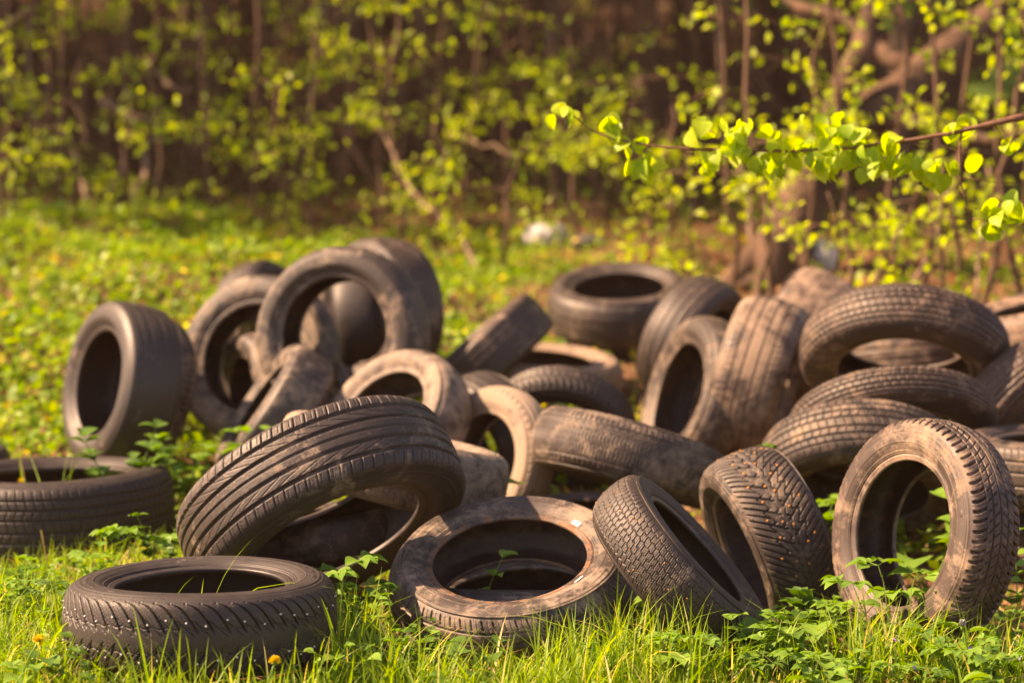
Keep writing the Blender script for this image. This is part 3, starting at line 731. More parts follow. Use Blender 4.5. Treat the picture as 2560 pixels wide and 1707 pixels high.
# --- weeds as individual plants, prototypes at the origin about 1 m = real metres
def weed_proto(kind, r):
    st = MB(); lf = MB()
    def stem(P, w=.0014): tube(st, P, np.linspace(w, w * .5, len(P)), 5, False)
    def leaflet(p, d, s, k='ovate', droop=.0):
        d = np.array(d, float); d /= np.linalg.norm(d); nrm = np.array([0, 0, 1.0]) + r.normal(size=3) * .25 - d * d[2]
        leaves(lf, [p], [d - [0, 0, droop]], [nrm], s, k)
    if kind == 'three_leaved':
        for q in range(r.integers(2, 5)):
            ph = r.random() * 6.28; H_ = .09 + .07 * r.random(); o = np.array([math.cos(ph), math.sin(ph), 0])
            top = o * H_ * .35 + [0, 0, H_]; stem([[0, 0, 0], o * H_ * .1 + [0, 0, H_ * .5], top])
            for j in (-1.1, 0, 1.1):
                a = ph + j; e = np.array([math.cos(a), math.sin(a), .1]); pt = top + e * .022; stem([top, pt], .0009)
                for jj in (-.85, 0, .85):
                    aa = a + jj; leaflet(pt, (math.cos(aa), math.sin(aa), .05 - .15 * r.random()), .034 + .014 * r.random())
    elif kind == 'pinnate':
        for q in range(r.integers(1, 4)):
            ph = r.random() * 6.28; H_ = .11 + .06 * r.random(); o = np.array([math.cos(ph), math.sin(ph), 0])
            C = np.array([o * H_ * .3 * t ** 2 + [0, 0, H_ * t] for t in np.linspace(0, 1, 6)]); stem(C)
            for k in (2, 3, 4):
                for sg in (-1, 1):
                    a = ph + 1.57 * sg; leaflet(C[k], (math.cos(a), math.sin(a), .25), .032 + .008 * r.random())
            for j in (-.8, 0, .8): leaflet(C[5], (math.cos(ph + j), math.sin(ph + j), .4), .034)
    elif kind == 'whorled':
        H_ = .12; stem([[0, 0, 0], [.005, 0, H_ * .5], [0, 0, H_]], .0018)
        for lv, (z, nn, s) in enumerate(((.6, 7, .045), (.85, 8, .048), (1.0, 7, .038))):
            for j in range(nn):
                a = 6.28 * j / nn + lv * .4; leaflet([0, 0, H_ * z], (math.cos(a), math.sin(a), .15 + .35 * lv), s, 'ovate')
    elif kind == 'rosette':
        for j in range(r.integers(6, 10)):
            a = 6.28 * j / 8 + r.random() * .5; e = .35 + 1.0 * r.random(); leaflet([0, 0, .005], (math.cos(a), math.sin(a), e), .09 + .05 * r.random(), 'lance' if r.random() < .5 else 'ovate', .0)
    elif kind == 'broad_leaved':
        for j in range(r.integers(5, 8)):
            a = r.random() * 6.28; Hh = .05 + .07 * r.random(); o = np.array([math.cos(a), math.sin(a), 0]); t = o * Hh * .5 + [0, 0, Hh]
            stem([[0, 0, 0], o * Hh * .15 + [0, 0, Hh * .6], t]); leaflet(t, (o[0], o[1], -.15 + .5 * r.random()), .05 + .028 * r.random(), 'round')
    elif kind == 'bushy':
        for q in range(6):
            ph = r.random() * 6.28; H_ = .12 + .10 * r.random(); o = np.array([math.cos(ph), math.sin(ph), 0]); C = np.array([o * H_ * .35 * t ** 1.5 + [0, 0, H_ * t] for t in np.linspace(0, 1, 7)]); stem(C)
            for k in range(2, 7):
                for j in range(3): a = r.random() * 6.28; leaflet(C[k], (math.cos(a), math.sin(a), .2 + .3 * r.random()), .028 + .014 * r.random())
    return st, lf
PROTO = {}
for kind in ('three_leaved', 'pinnate', 'whorled', 'rosette', 'broad_leaved', 'bushy'):
    PROTO[kind] = []
    for v in range(3):
        st, lf = weed_proto(kind, np.random.default_rng(40 + v)); ml = lf.mesh('leaves'); ml.materials.append(M_WEED2 if v == 1 else M_WEED); ms = None
        if st.V: ms = st.mesh('stem'); ms.materials.append(M_WEED)
        PROTO[kind].append((ml, ms))
wk = 0
def plant(kind, p, scale, label, group=None, cat='weed', rz=None, tilt=0):
    global wk; wk += 1
    ml, ms = PROTO[kind][wk % 3]
    r = bpy.data.objects.new(kind + '_weed', None); COL.objects.link(r); r.empty_display_size = .03
    r.location = [float(q) for q in p]; r.rotation_euler = (tilt, 0, rz if rz is not None else random.random() * 6.28); r.scale = (scale,) * 3
    tag(r, label, cat, group)
    for nm, m in (('leaves', ml), ('stem', ms)):
        if m: o = bpy.data.objects.new(nm, m); COL.objects.link(o); o.parent = r
    return r
WD = [  # kind, photo x, distance, scale, label
 ('whorled', 2007, 5.45, 1.25, 'star-shaped weed with whorled leaves in front of the rusty-studded tyre'),
 ('three_leaved', 2190, 5.42, 1.35, 'large fresh green weed at the foot of the big upright tyre, left clump'),
 ('three_leaved', 2255, 5.48, 1.4, 'large fresh green weed rising in front of the big upright tyre hole'),
 ('pinnate', 2335, 5.4, 1.1, 'small-leaved weed with violet blossoms beside the big upright tyre'),
 ('broad_leaved', 2375, 5.2, 1.0, 'mottled broad-leaved weed near the lower right corner'),
 ('rosette', 2400, 5.1, .85, 'upright long-leaved plant near the lower right corner'),
 ('rosette', 2510, 5.12, .95, 'tall long-leaved plant in the lower right corner'),
 ('rosette', 2111, 5.18, .8, 'pale upright leaf rosette on bare soil beside the paper scrap'),
 ('broad_leaved', 2048, 5.3, 1.1, 'broad-leaved weed in front of the rusty-studded tyre foot'),
 ('broad_leaved', 1966, 5.3, 1.1, 'drooping broad-leaved weed left of the star-shaped one'),
 ('three_leaved', 1880, 5.3, .9, 'compound-leaved weed below the sunken small-block tyre'),
 ('three_leaved', 1720, 5.35, 1.25, 'tall compound-leaved weed rising before the sunken small-block tyre'),
 ('pinnate', 1625, 5.5, 1.45, 'slim weed with paired leaves between front ring tyre and small-block tyre'),
 ('bushy', 2035, 6.35, 1.6, 'leafy weed filling the gap between studded and big upright tyres'),
 ('pinnate', 1862, 6.35, 1.7, 'weed growing between small-block tyre and rusty-studded tyre'),
 ('pinnate', 1822, 6.7, 2.2, 'weed tip poking up behind the rusty-studded tyre'),
 ('pinnate', 1195, 5.58, 1.4, 'little weed growing inside the rusty-beaded front tyre'),
 ('bushy', 1289, 6.35, 1.5, 'small weed between dusty cream tyre and front tyre'),
 ('bushy', 305, 6.7, 1.7, 'weed growing up through the black tyre at the left'),
 ('three_leaved', 248, 6.0, 1.1, 'star-leaved weed in front of the black left tyre'),
 ('three_leaved', 343, 5.95, 1.15, 'compound-leaved weed between black left tyre and flat studded tyre'),
 ('bushy', 400, 5.95, 1.0, 'bushy weed beside the left foot of the large grooved tyre'),
 ('rosette', 62, 5.75, 1.15, 'tall toothed-leaf plant in front of the black left tyre'),
 ('three_leaved', 812, 5.4, 1.35, 'compound-leaved weed right behind the flat studded tyre'),
 ('three_leaved', 868, 5.35, 1.3, 'dark green weed between the two front tyres'),
 ('bushy', 905, 5.25, .9, 'feathery weed between the two front tyres'),
 ('bushy', 1030, 5.0, .65, 'small weed hugging the left front of the rusty-beaded tyre'),
 ('pinnate', 222, 4.68, .95, 'single young weed in front of the flat studded tyre'),
 ('bushy', 455, 7.1, 1.4, 'weed patch at the foot of the bald square-edged tyre'),
 ('bushy', 612, 6.9, 1.6, 'weed poking up behind the large grooved tyre'),
 ('bushy', 395, 6.9, 1.2, 'weed at the right base of the bald square-edged tyre'),
 ('bushy', 2440, 6.1, 2.4, 'weed sprig above the block tyre near the right edge'),
 ('pinnate', 2555, 5.75, 1.5, 'weed sprig at the right edge beside the big upright tyre'),
 ('broad_leaved', 2290, 5.25, 1.0, 'low broad-leaved weed below the big upright tyre'),
 ('three_leaved', 2150, 5.35, 1.0, 'compound weed between studded tyre and big upright tyre'),
 ('broad_leaved', 1790, 5.35, .9, 'round-leaved weed below the small-block tyre'),
 ('pinnate', 2230, 6.1, 1.9, 'weed seen standing inside the hole of the big upright tyre'),
 ('broad_leaved', 2330, 6.05, 2.2, 'broad leaf seen inside the hole of the big upright tyre'),
]
for kind, px, d, s, lab in WD:
    plant(kind, on_ground(px, d), s, lab)
# small weeds nothing tells apart
cnt = 0
for k in range(1200):
    px = random.uniform(0, 2560); d = random.uniform(4.75, 5.9)
    if not (px > 1650 or px < 330 or random.random() < .25): continue
    p = on_ground(px, d)
    q = np.array([p, p + [0, 0, .05], p + [.04, 0, .06], p + [-.04, 0, .06]])
    if blocked(q, .01).any() or in_any_hole(q).any(): continue
    plant(random.choice(['three_leaved', 'pinnate', 'broad_leaved', 'bushy', 'broad_leaved']), p, random.uniform(.45, .95), 'small leafy weed sprouting low among the front grass', 'small weeds in the front grass')
    cnt += 1
    if cnt >= 115: break

# dandelions
def dandelion(p, hgt, lean, label, kind='bloom'):
    r = empty('dandelion', p); tag(r, label, 'flower')
    st = MB(); C = np.array([[lean * hgt * t ** 2, 0, hgt * t] for t in np.linspace(0, 1, 6)]); tube(st, C, .0022, 6); link('stem', st.mesh('stem'), M_WEED, r)
    hd = MB(); n = 60 if kind == 'bloom' else 22
    D = rdir(n, .9 if kind == 'bloom' else 2.5); leaves(hd, np.repeat([C[-1]], n, 0), D, rdir(n), .015 if kind == 'bloom' else .02, 'flat')
    link('blossom' if kind != 'seed' else 'seed_head', hd.mesh('blossom'), M_WHITE if kind == 'seed' else M_YELLOW, r)
    cp = MB(); tube(cp, [C[-1] - [0, 0, .008], C[-1], C[-1] + [0, 0, .004]], [.003, .005, .003], 7); link('calyx', cp.mesh('calyx'), M_WEED, r)
dandelion(on_ground(30, 4.72), .14, .35, 'yellow dandelion bud on a leaning stalk at the lower left corner')
dandelion(on_ground(650, 4.62), .135, .2, 'yellow blossom standing in front of the flat studded tyre')
dandelion(on_ground(1210, 4.62), .05, .2, 'little yellow blossom low in the grass below the rusty-beaded tyre')
dandelion(on_ground(62, 6.9), .17, -.1, 'yellow blossom beside the bald square-edged tyre, taller one')
dandelion(on_ground(38, 6.9), .14, -.2, 'yellow blossom beside the bald square-edged tyre, shorter one')
dandelion(on_ground(2440, 5.05), .15, -.15, 'faded pale dandelion head on a tall stalk near the lower right corner', 'seed')
mb = MB()
for px, d in ((2317, 5.38), (2355, 5.3), (2250, 5.2), (2330, 5.1), (2180, 5.25), (2440, 5.1), (2560, 5.0), (2300, 5.0), (2390, 5.35), (2325, 5.42)):
    p = on_ground(px, d) + [0, 0, .06 + .06 * random.random()]; leaves(mb, np.repeat([p], 5, 0), rdir(5), rdir(5), .011)
tag(link('violet_blossoms', mb.mesh('violet_blossoms'), M_PURPLE), 'tiny violet blossoms among the weeds at lower right', 'flowers', kind='stuff')

# --- litter
def crumpled(name, p, size, label, cat, seed, squash=.6, mat=M_WHITE):
    import bmesh
    bm = bmesh.new(); bmesh.ops.create_icosphere(bm, subdivisions=4, radius=1); r = np.random.default_rng(seed); k = r.normal(size=(8, 3)) * 2.6; ph = r.random(8) * 6
    for v in bm.verts:
        c = np.array(v.co); s = sum(abs(math.sin(float(k[j] @ c) + ph[j])) for j in range(8)) / 8; v.co = Vector([float(q) for q in c * (.62 + .6 * s) * size]); v.co.z *= squash
    me = bpy.data.meshes.new(name); bm.to_mesh(me); bm.free()
    o = link(name, me, mat, None, [float(q) for q in p + [0, 0, size * squash * .5]]); tag(o, label, cat); return o
crumpled('plastic_bag', ground_px(1368, 612), .13, 'crumpled whitish plastic bag on the bank behind the tyres', 'bag', 2, .65)
M_DARKBAG = simple_mat('dark_plastic', (.05, .045, .05), (.1, .09, .1), 20, .4, .3)
crumpled('plastic_bag', ground_px(1470, 622), .10, 'dark crumpled plastic bag right of the whitish one', 'bag', 5, .5, M_DARKBAG)
crumpled('paper_lump', ground_px(2062, 680), .07, 'pale crumpled paper lump near the old leaning tree', 'litter', 8, 1.5)
u = np.linspace(0, 1, 14); v = np.linspace(0, 1, 5); U_, V_ = np.meshgrid(u, v)
Pz = .008 * np.sin(U_ * 7) + .012 * V_ * np.sin(U_ * 3 + 1) + .012
pm = np.stack([(U_ - .5) * .085, (V_ - .5) * .03, Pz], -1).reshape(-1, 3); ii = (np.arange(4)[:, None] * 14 + np.arange(13)[None]).ravel()
m_, nt_, N_ = new_mat('printed_foil'); pb = N_('ShaderNodeBsdfPrincipled', i_Roughness=.35); no = N_('ShaderNodeTexNoise', i_Scale=120.0, i_Detail=3.0); tc_ = N_('ShaderNodeTexCoord'); nt_.links.new(tc_.outputs['Object'], no.inputs['Vector'])
rr_ = ramp(nt_, [(.42, (.06, .07, .12)), (.5, (.65, .65, .66))], no.outputs[0]); nt_.links.new(rr_.outputs[0], pb.inputs['Base Color']); oo = N_('ShaderNodeOutputMaterial'); nt_.links.new(pb.outputs[0], oo.inputs[0])
pp = ground_px(2045, 1672)
scr = link('foil_scrap', mesh('foil_scrap', pm, [np.stack([ii, ii + 1, ii + 15, ii + 14], 1)]), m_, None, [float(q) for q in pp]); scr.rotation_euler = (.35, .05, -.35); tag(scr, 'printed silvery foil scrap lying on soil at lower right', 'litter')

# ================================================================== woodland
def wiggle(p0, p1, n, amp, r):
    t = np.linspace(0, 1, n)[:, None]; P = np.array(p0)[None] * (1 - t) + np.array(p1)[None] * t
    w = np.cumsum(r.normal(size=(n, 3)), 0); w -= w[0] + (w[-1] - w[0]) * t
    return P + w * amp
# shared crowns
CROWNS = []
for k in range(4):
    r = np.random.default_rng(70 + k); n = 1700
    cc = r.normal(size=(26, 3)) * [1.25, 1.25, 1.3]; P = cc[r.integers(0, 26, n)] + r.normal(size=(n, 3)) * .38
    mb = MB(); leaves(mb, P, rdir(n, -.3, r), rdir(n, .6, r), .17 + .12 * r.random(n)); me = mb.mesh('crown'); me.materials.append(M_CANOPY); CROWNS.append(me)
def tree(name, p, top, rad, label, group, mat, seed, crown=True, n=12):
    r = np.random.default_rng(seed)
    root = empty(name, p); tag(root, label, 'tree', group)
    hgt = top[2]; mb = MB(); C = wiggle([0, 0, -.1], top, n, .035 + rad * .2, r)
    tube(mb, C, rad * np.linspace(1.08, .45, n) * (1 + .35 * np.exp(-np.linspace(0, n - 1, n) * 1.2)), 9, True, .07, seed)
    for k in range(r.integers(3, 7)):    # bare side branches
        j = r.integers(2, n - 1); a = r.random() * 6.28; l = .3 + 1.2 * r.random(); e = C[j] + [math.cos(a) * l, math.sin(a) * l, l * (.1 + .6 * r.random())]
        tube(mb, wiggle(C[j], e, 6, .03, r), np.linspace(rad * .28 + .004, .004, 6), 5)
    link('trunk', mb.mesh('trunk'), mat, root)
    if crown:
        o = bpy.data.objects.new('crown', CROWNS[seed % 4]); COL.objects.link(o); o.parent = root; o.location = (top[0], top[1], hgt + .3); o.rotation_euler = (0, 0, seed * 1.7); s = .75 + .5 * r.random(); o.scale = (s, s, s)
    return root
TR = [  # photo x at base, base distance, lean px over the visible height, width px, pale?
 (20, 15.5, -10, 24, 0), (108, 15.0, -20, 16, 0), (118, 14.5, -12, 13, 1), (236, 16.5, -4, 22, 0), (272, 17, 8, 26, 0), (318, 15.5, 2, 18, 1), (468, 16, 10, 22, 0), (486, 15.0, 38, 34, 0), (560, 17, 2, 16, 1), (592, 18, -6, 16, 0), (655, 16, 4, 22, 0),
 (716, 17, 0, 15, 0), (765, 18, -4, 20, 0), (800, 14.8, 12, 17, 1), (856, 15.2, 26, 32, 1), (1045, 15, -6, 20, 0), (1148, 16, 8, 24, 0), (1212, 17, 2, 18, 0), (1255, 18, -14, 24, 0),
 (1312, 17, -4, 22, 0), (1402, 15.5, -8, 40, 1), (1546, 18, 6, 22, 0), (1605, 15.5, 2, 62, 0), (1716, 17, 2, 17, 0), (1822, 13.5, -12, 11, 1), (1700, 20, 4, 30, 0), (900, 19, 6, 30, 0), (350, 19, -4, 30, 0), (2235, 14, 4, 48, 1), (2120, 17, -6, 24, 0), (2420, 16, 8, 30, 0), (2530, 15, -4, 22, 0)]
WORDS = ['slim dark', 'thin brown', 'pale thin', 'straight brown', 'dark mossy', 'pale crooked', 'brown', 'stout brown', 'pale slender', 'slender dark']
for k, (px, d, lean, w, pale) in enumerate(TR):
    p = on_ground(px, d); rad = w / F * d / 2 * 1.05; hgt = 5.6 + 1.6 * random.random()
    tx = lean / 480 * hgt * 1.0
    pos = 'far left' if px < 300 else 'left' if px < 700 else 'left centre' if px < 1100 else 'centre' if px < 1500 else 'right centre' if px < 1900 else 'right'
    lab = ('pale' if pale else 'dark') + (' wide' if w >= 30 else ' slender') + ' trunk, number %s along the wood edge from the left' % (sorted(t[0] for t in TR).index(px) + 1)
    tree('woodland_tree', p, (tx * .9, random.uniform(-.3, .3), hgt), rad, lab, 'trees along the wood edge', M_BARK2 if pale else M_BARK, 100 + k, k % 2 == 0)
# deeper wood, plus unseen trees added beyond the left side to shade it
m = 0
for k in range(220):
    d = random.uniform(17.5, 31); xx_ = random.uniform(-.29 * d - 6.5, .29 * d + 1.5)
    if m >= 85: break
    if d < 20 and abs(xx_) < 1: continue
    m += 1
    p = np.array([xx_, d, float(gz(xx_, d))])
    tree('woodland_tree', p, (random.uniform(-.5, .5), random.uniform(-.4, .4), random.uniform(4.6, 7.5)), random.uniform(.04, .13), 'tall thin tree standing deep inside the shaded wood', 'trees deep in the wood', M_BARK, 300 + k, k % 3 == 0, 8)
for k, (x_, y_) in enumerate(((-6.5, 14.5), (-8, 16), (-7.2, 18), (-9.5, 15), (-10, 18.5), (-11.5, 16), (-12, 20), (-5.6, 17), (-8.8, 20.5), (-13.5, 18), (-10.8, 22), (-14.5, 15.5), (-6, 20))):
    tree('woodland_tree', np.array([x_, y_, float(gz(x_, y_))]), (0, 0, 4.2 + (k % 3) * 1.2), .1, 'unseen leafy tree added beyond the left side to shade the wood', 'added shade trees beyond the left side', M_BARK, 600 + k, True, 8)

# leafy saplings in front of and between the trunks
def spray(lm, sm, a, b, n, size, r, hang=.5, droop=.06, kind='flat', clump=True):
    C = wiggle(a, b, 7, .015, r); C[:, 2] -= droop * np.linspace(0, 1, 7) ** 2
    tube(sm, C, np.linspace(.006, .002, 7), 4, False)
    t = r.random(n) ** .8
    if clump: t = np.round(t * 6) / 6 + r.normal(size=n) * .03
    t = np.clip(t, .08, 1.03)
    P = np.stack([np.interp(t, np.linspace(0, 1, 7), C[:, j]) for j in range(3)], 1) + r.normal(size=(n, 3)) * size * .75
    D = rdir(n, -hang, r); N = rdir(n, .5, r)
    leaves(lm, P, D, N, size * (.6 + .6 * r.random(n)), kind)
def sapling(px, d, hgt, nsp, reach, nl, size, label, group, mat, seed, lean=0, y0=.25, tall=None):
    r = np.random.default_rng(seed); p = on_ground(px, d); root = empty('sapling', p); tag(root, label, 'sapling', group)
    sm = MB(); lm = MB(); top = np.array([lean * hgt, r.normal() * .1, hgt]); C = wiggle([0, 0, -.05], top, 10, .03, r); tube(sm, C, np.linspace(.014, .005, 10) * (1 + hgt * .12), 6)
    for k in range(nsp):
        t = y0 + (1 - y0) * r.random(); a = np.array([np.interp(t, np.linspace(0, 1, 10), C[:, j]) for j in range(3)]); ph = r.random() * 6.28
        l = reach * (.4 + .7 * r.random()); b = a + [math.cos(ph) * l, math.sin(ph) * l * .7, l * (.35 * r.random() - .05)]
        spray(lm, sm, a, b, nl, size, r)
    link('trunk', sm.mesh('trunk'), M_BARK, root); link('foliage', lm.mesh('foliage'), mat, root)
LS = [(40, 12.5, 2.2, 9), (110, 13.5, 2.3, 9), (190, 13.2, 2.3, 8), (300, 13.8, 2.3, 8), (400, 12.6, 1.9, 7), (450, 14.2, 2.5, 8), (540, 13.0, 1.8, 8), (620, 12.4, 1.4, 7), (700, 14.0, 2.5, 8), (770, 12.8, 1.6, 6), (880, 14.4, 2.5, 8), (960, 13.0, 2.0, 9), (1010, 12.4, 1.9, 10),
      (1080, 13.4, 2.4, 10), (1170, 12.6, 1.9, 9), (1240, 13.8, 2.2, 9), (1330, 14.2, 2.3, 8), (1430, 12.4, 1.2, 7), (1520, 13.2, 1.2, 6), (1600, 11.6, 1.0, 7), (1690, 11.2, .9, 7), (340, 12.0, .8, 6), (230, 12.4, .9, 6), (730, 12.2, .7, 5), (1100, 11.6, .8, 6), (1290, 11.4, .7, 5), (1500, 14.5, 2.5, 6), (1380, 13.0, 1.1, 6), (30, 11.6, 1.0, 6)]
for k, (px, d, hh, ns) in enumerate(LS):
    sapling(px, d, hh, ns + 1, .45, 23, .053, 'sapling with sparse spring leaves, number %d from the left before the wood' % (sorted(t[0] for t in LS).index(px) + 1), 'saplings before the wood', M_SPRING, 900 + k, random.uniform(-.08, .08))
RSH = [(1830, 10.2, 1.9, 12), (1930, 9.8, 2.0, 13), (2010, 10.4, 2.0, 12), (2100, 9.6, 1.7, 11), (2200, 10.0, 1.8, 10), (2300, 9.4, 1.8, 10), (2400, 9.9, 1.9, 11), (2480, 9.3, 1.7, 11), (2570, 9.6, 1.9, 12), (1880, 9.4, .9, 7), (2060, 9.2, .7, 7), (2230, 9.1, .8, 7), (1740, 10.0, .8, 7), (2350, 9.0, .8, 6), (2650, 9.4, 1.8, 10)]
for k, (px, d, hh, ns) in enumerate(RSH):
    sapling(px, d, hh, max(4, int(ns * .75)), .42, 16, .054, 'yellow-green shrub, number %d from the left behind the right tyres' % (sorted(t[0] for t in RSH).index(px) + 1), 'yellow-green shrubs at right', M_YLEAF, 950 + k, random.uniform(-.12, .12), .3)

# tangle of thin dead twigs along the wood edge
r = np.random.default_rng(21); mb = MB()
for k in range(620):
    d = r.uniform(13.6, 19); x_ = r.uniform(-.28, .28) * d; z_ = float(gz(x_, d)); a = r.normal() * .9 if k % 3 else r.normal() * .25; l = r.uniform(.5, 2.6)
    e = np.array([math.sin(a) * l, r.normal() * .3, abs(math.cos(a)) * l])
    tube(mb, wiggle([x_, d, z_ + (0 if k % 2 else r.uniform(0, .8))], np.array([x_, d, z_ + .1]) + e, 6, .03, r), np.linspace(.009, .004, 6) * r.uniform(.6, 1.6), 4, False)
tag(link('twig_thicket', mb.mesh('twig_thicket'), M_BARK), 'tangle of thin brown twigs between the woodland trunks', 'thicket', kind='stuff')
# old leaning tree at the right
r = np.random.default_rng(5); base = on_ground(1935, 10.8); root = empty('old_tree', base); tag(root, 'thick old tree leaning right with heavy limbs, behind the right half of the heap', 'tree')
def rel(px, py, d): return at(px, py, d) - base
K = [rel(1925, 760, 10.8), rel(1950, 640, 10.85), rel(1995, 520, 10.95), rel(2070, 400, 11.1), rel(2175, 290, 11.3), rel(2300, 195, 11.5), rel(2440, 80, 11.8), rel(2600, -60, 12.2), rel(2800, -300, 12.8), rel(2900, -800, 13.2)]
K = np.array(K); t = np.linspace(0, len(K) - 1, 40); C = np.stack([np.interp(t, np.arange(len(K)), K[:, j]) for j in range(3)], 1); C += r.normal(size=C.shape) * .008
mb = MB(); tube(mb, C, np.interp(t, [0, 1, 2, 4, 9], [.22, .15, .13, .115, .07]), 18, True, .06, 3)
for kx, ky in ((-.28, .02), (.25, -.12), (-.1, -.22), (.3, .15)):
    tube(mb, wiggle([0, 0, .22], [kx, ky, -.06], 6, .01, r), np.linspace(.10, .04, 6), 8, True, .05)
link('trunk', mb.mesh('trunk'), M_OLD, root)
mb = MB(); tube(mb, wiggle(K[3], rel(2235, -120, 11.4), 12, .02, r), np.linspace(.09, .05, 12), 10, True, .05, 4); link('limb', mb.mesh('limb'), M_OLD, root)
mb = MB(); tube(mb, wiggle(K[4], rel(2600, 330, 10.6), 12, .03, r), np.linspace(.05, .02, 12), 8, True, .05, 6); link('limb', mb.mesh('limb'), M_OLD, root)
mb = MB(); tube(mb, wiggle(K[5], rel(1900, -60, 12.4), 12, .03, r), np.linspace(.05, .02, 12), 8, True, .05, 7); link('limb', mb.mesh('limb'), M_OLD, root)
o = bpy.data.objects.new('crown', CROWNS[1]); COL.objects.link(o); o.parent = root; o.location = [float(q) for q in K[9] + [0, 0, .5]]; o.scale = (1.2, 1.2, 1.0)

# dry branches lying and leaning in the undergrowth
for k, (a, b, d0, d1, rad, lab) in enumerate((((925, 294), (1213, 548), 12.6, 11.2, .016, 'long dry stick leaning diagonally left of the centre of the wood'), ((141, 300), (236, 462), 13.5, 12.6, .02, 'dry stick slanting down at the far left of the wood'),
     ((255, 258), (390, 312), 13.5, 13.2, .03, 'short thick dead branch caught in the undergrowth at left'), ((370, 152), (480, 225), 13.8, 13.2, .022, 'pale broken branch pointing up-left in the undergrowth'),
     ((255, 470), (330, 330), 12.8, 13.5, .02, 'pale stick leaning right at the left wood edge'), ((318, 492), (400, 300), 12.7, 13.6, .03, 'stouter pale stick leaning right at the left wood edge'),
     ((1120, 340), (1290, 392), 12.8, 12.4, .016, 'curved thin branch at mid height near the centre of the wood'), ((1840, 380), (1905, 640), 11.8, 10.9, .018, 'thin bare stick slanting down beside the old leaning tree'),
     ((2260, 650), (2400, 380), 9.8, 10.6, .014, 'bare stick leaning among the right-hand shrubs, left one'), ((2420, 700), (2470, 420), 9.5, 10.4, .012, 'bare stick leaning among the right-hand shrubs, right one'),
     ((0, 75), (95, 15), 12.0, 12.4, .018, 'dark twig at the upper left corner'), ((-60, 110), (0, 75), 12.0, 12.0, .02, 'thicker end of the dark twig outside the upper left corner'))):
    if k == 11: continue
    A = at(*a, d0); B = at(*b, d1)
    if k in (0, 1, 4, 5, 7, 8, 9):       # the lower end rests on the ground
        lo, hi = (A, B) if A[2] < B[2] else (B, A); lo = np.array([lo[0], lo[1], float(gz(lo[0], lo[1]))]); A, B = lo, hi
    elif k == 10: A = at(-150, 130, 12.0)
    mb = MB(); tube(mb, wiggle([0, 0, 0], B - A, 10, .02, np.random.default_rng(k)), np.linspace(rad, rad * .6, 10), 7)
    o = link('dry_branch', mb.mesh('dry_branch'), M_BARK2, None, [float(q) for q in A]); tag(o, lab, 'branch')

# lime tree standing outside the frame at right whose branch hangs into the picture
r = np.random.default_rng(11)
tb = on_ground(3250, 6.8); root = empty('lime_tree', tb); tag(root, 'leafy branch of bright yellow-green leaves reaching in from the right above the tyres', 'tree')
mb = MB(); tube(mb, wiggle([0, 0, -.1], [.1, .2, 4.2], 12, .02, r), np.linspace(.11, .06, 12), 12, True, .05); link('trunk', mb.mesh('trunk'), M_BARK, root)
o = bpy.data.objects.new('crown', CROWNS[2]); COL.objects.link(o); o.parent = root; o.location = (.6, .6, 4.6); o.scale = (.6, .6, .5)
def zz(X, Y): return 1300 + X / 1.8667, 150 + Y / 1.8667
Z8 = [(125, 155), (190, 210), (290, 300), (360, 345), (450, 372), (620, 403), (840, 420), (1220, 428), (1550, 410), (1830, 372), (2070, 335), (2200, 298), (2352, 265), (2800, 190), (3300, 60)]
DD = np.interp([q[0] for q in Z8], [125, 2400, 3300], [6.35, 6.1, 6.6])
K = np.array([at(*zz(*q), d) for q, d in zip(Z8, DD)] + [tb + [0, 0, 2.3]]) - tb
t = np.linspace(0, len(K) - 1, 60); C = np.stack([np.interp(t, np.arange(len(K)), K[:, j]) for j in range(3)], 1)
C[1:-1] = (C[:-2] + C[1:-1] * 2 + C[2:]) / 4 + r.normal(size=(58, 3)) * .0012
sm = MB(); tube(sm, C, np.interp(t, [0, 2, 6, 10, 12, 15], [.0012, .002, .0042, .0065, .011, .03]), 7)
def zat(X, Y, dj=0): d = np.interp(X, [125, 2400], [6.35, 6.1]) + dj; return at(*zz(X, Y), d) - tb
for path, w in (([(2060, 335), (2050, 420), (2055, 560), (2085, 690), (2110, 740)], .0035), ([(2110, 740), (2060, 745), (1995, 728)], .0018), ([(2110, 740), (2200, 755)], .002), ([(1830, 372), (1815, 400), (1810, 440)], .0018), ([(1825, 392), (1950, 392), (2040, 425), (2120, 470)], .0016), ([(470, 300), (515, 340), (545, 378)], .0018), ([(610, 403), (580, 430), (530, 470), (560, 530), (590, 580)], .0016),
                ([(870, 320), (915, 345), (920, 400)], .0018), ([(2215, 300), (2250, 360), (2300, 395)], .0018), ([(2060, 545), (2200, 570), (2352, 575)], .0012), ([(2120, 695), (2200, 690)], .0015), ([(1960, 350), (1880, 375)], .0015)):
    tube(sm, [zat(*q) for q in path], np.linspace(w, w * .6, len(path)), 5)
br = link('branch', sm.mesh('branch'), M_TWIG, root)
lm = MB()
CLU = [(190, 245, 4), (430, 300, 4), (520, 430, 4), (600, 490, 4), (850, 330, 4), (885, 480, 6), (985, 320, 5), (1000, 405, 6), (1060, 450, 4), (1150, 345, 2), (1140, 515, 4), (1210, 470, 4), (1265, 405, 6), (1350, 420, 4), (1430, 290, 3), (1415, 330, 2), (1490, 325, 4), (1450, 490, 6), (1490, 390, 4), (1595, 365, 3), (1560, 455, 4), (1620, 430, 4), (1660, 500, 7), (1745, 395, 3), (1790, 500, 5), (1870, 500, 4), (1940, 510, 4), (2010, 505, 5), (2010, 310, 4), (2290, 405, 3), (2235, 760, 8), (2225, 690, 5), (2300, 720, 5)]
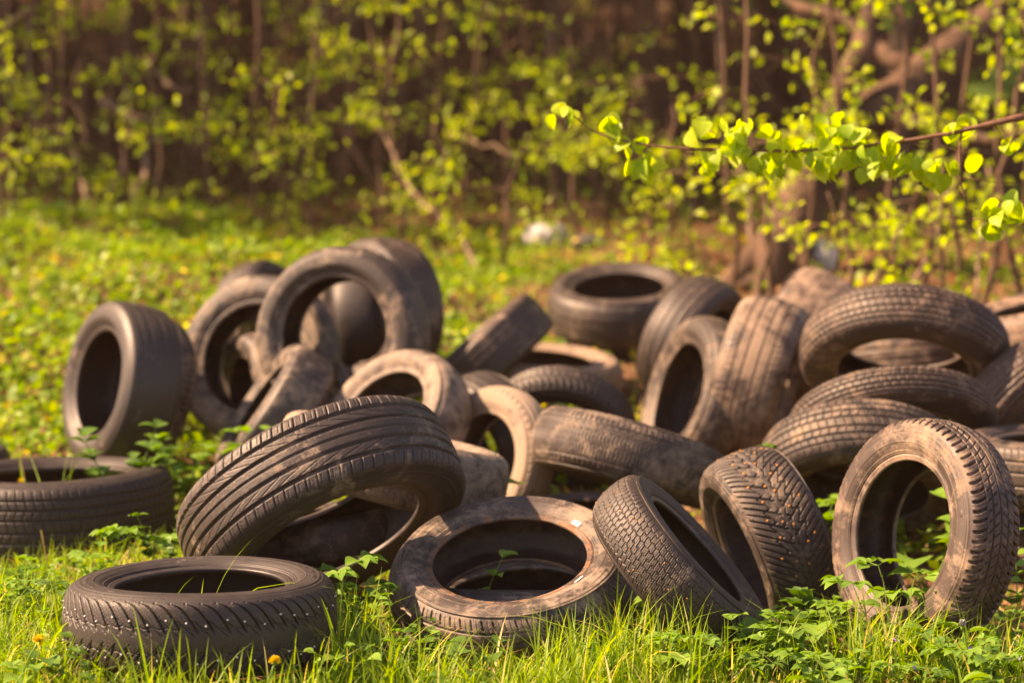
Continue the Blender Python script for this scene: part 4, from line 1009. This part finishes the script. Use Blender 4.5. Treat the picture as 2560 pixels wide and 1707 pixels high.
for X_, Y_, n in CLU:
    n = int(n * 1.5)
    c = zat(X_, Y_ - 25); P = c + r.normal(size=(n, 3)) * [.02, .02, .014]
    D = r.normal(size=(n, 3)) * [.55, .5, .35] + [0, 0, -1.0]; N = r.normal(size=(n, 3)) + [-.5, -.8, .3]
    leaves(lm, P, D, N, .030 + .036 * r.random(n) ** .8, 'round')
link('foliage', lm.mesh('foliage'), M_YLEAF, br)


# ------------------------------------------------------------------ light
SUN = np.array([-.74, .0, .67]); SUN /= np.linalg.norm(SUN)
w = bpy.data.worlds.new('World'); sc.world = w; w.use_nodes = True
nt = w.node_tree; nt.nodes.clear()
sky = nt.nodes.new('ShaderNodeTexSky'); sky.sky_type = 'NISHITA'; sky.sun_disc = False
sky.sun_elevation = math.asin(SUN[2]); sky.sun_rotation = math.atan2(SUN[0], SUN[1])
bg = nt.nodes.new('ShaderNodeBackground'); bg.inputs[1].default_value = .085
ou = nt.nodes.new('ShaderNodeOutputWorld')
nt.links.new(sky.outputs[0], bg.inputs[0]); nt.links.new(bg.outputs[0], ou.inputs[0])
sl = bpy.data.lights.new('sun', 'SUN'); sl.energy = 5.0; sl.angle = math.radians(.8); sl.color = (1, .82, .58)
so = bpy.data.objects.new('sun', sl); COL.objects.link(so)
so.rotation_euler = Vector([float(q) for q in SUN]).to_track_quat('Z', 'Y').to_euler()
so.location = (-8, 6, 8)
vs = sc.view_settings
sc.display_settings.display_device = 'sRGB'
vs.view_transform = 'Standard'; vs.look = 'None'; vs.gamma = 1; vs.exposure = 1.68
try:
    vs.use_white_balance = True; vs.white_balance_temperature = 8600; vs.white_balance_tint = 29
except Exception: pass
sc.cycles.max_bounces = 6; sc.cycles.transparent_max_bounces = 4
sc.cycles.use_denoising = True


hz, nt, N = new_mat('haze_air'); pv = N('ShaderNodeVolumePrincipled'); pv.inputs['Color'].default_value = (1, .6, .4, 1); pv.inputs['Density'].default_value = .0009; pv.inputs['Anisotropy'].default_value = .2  # haze volume added for a warm veil and lighter far woods
o = N('ShaderNodeOutputMaterial'); nt.links.new(pv.outputs[0], o.inputs['Volume'])
hv = np.array([[x, y, z] for x in (-46, 46) for y in (-13, 49) for z in (-2.5, 18)], float)
hf = np.array([(0, 1, 3, 2), (4, 6, 7, 5), (0, 4, 5, 1), (2, 3, 7, 6), (0, 2, 6, 4), (1, 5, 7, 3)])
tag(link('haze', mesh('haze', hv, [hf], False), hz), 'thin orange haze added to lift the dark woods and veil the heap', 'haze', kind='stuff')
sc.cycles.volume_bounces = 0; sc.cycles.volume_step_rate = 5
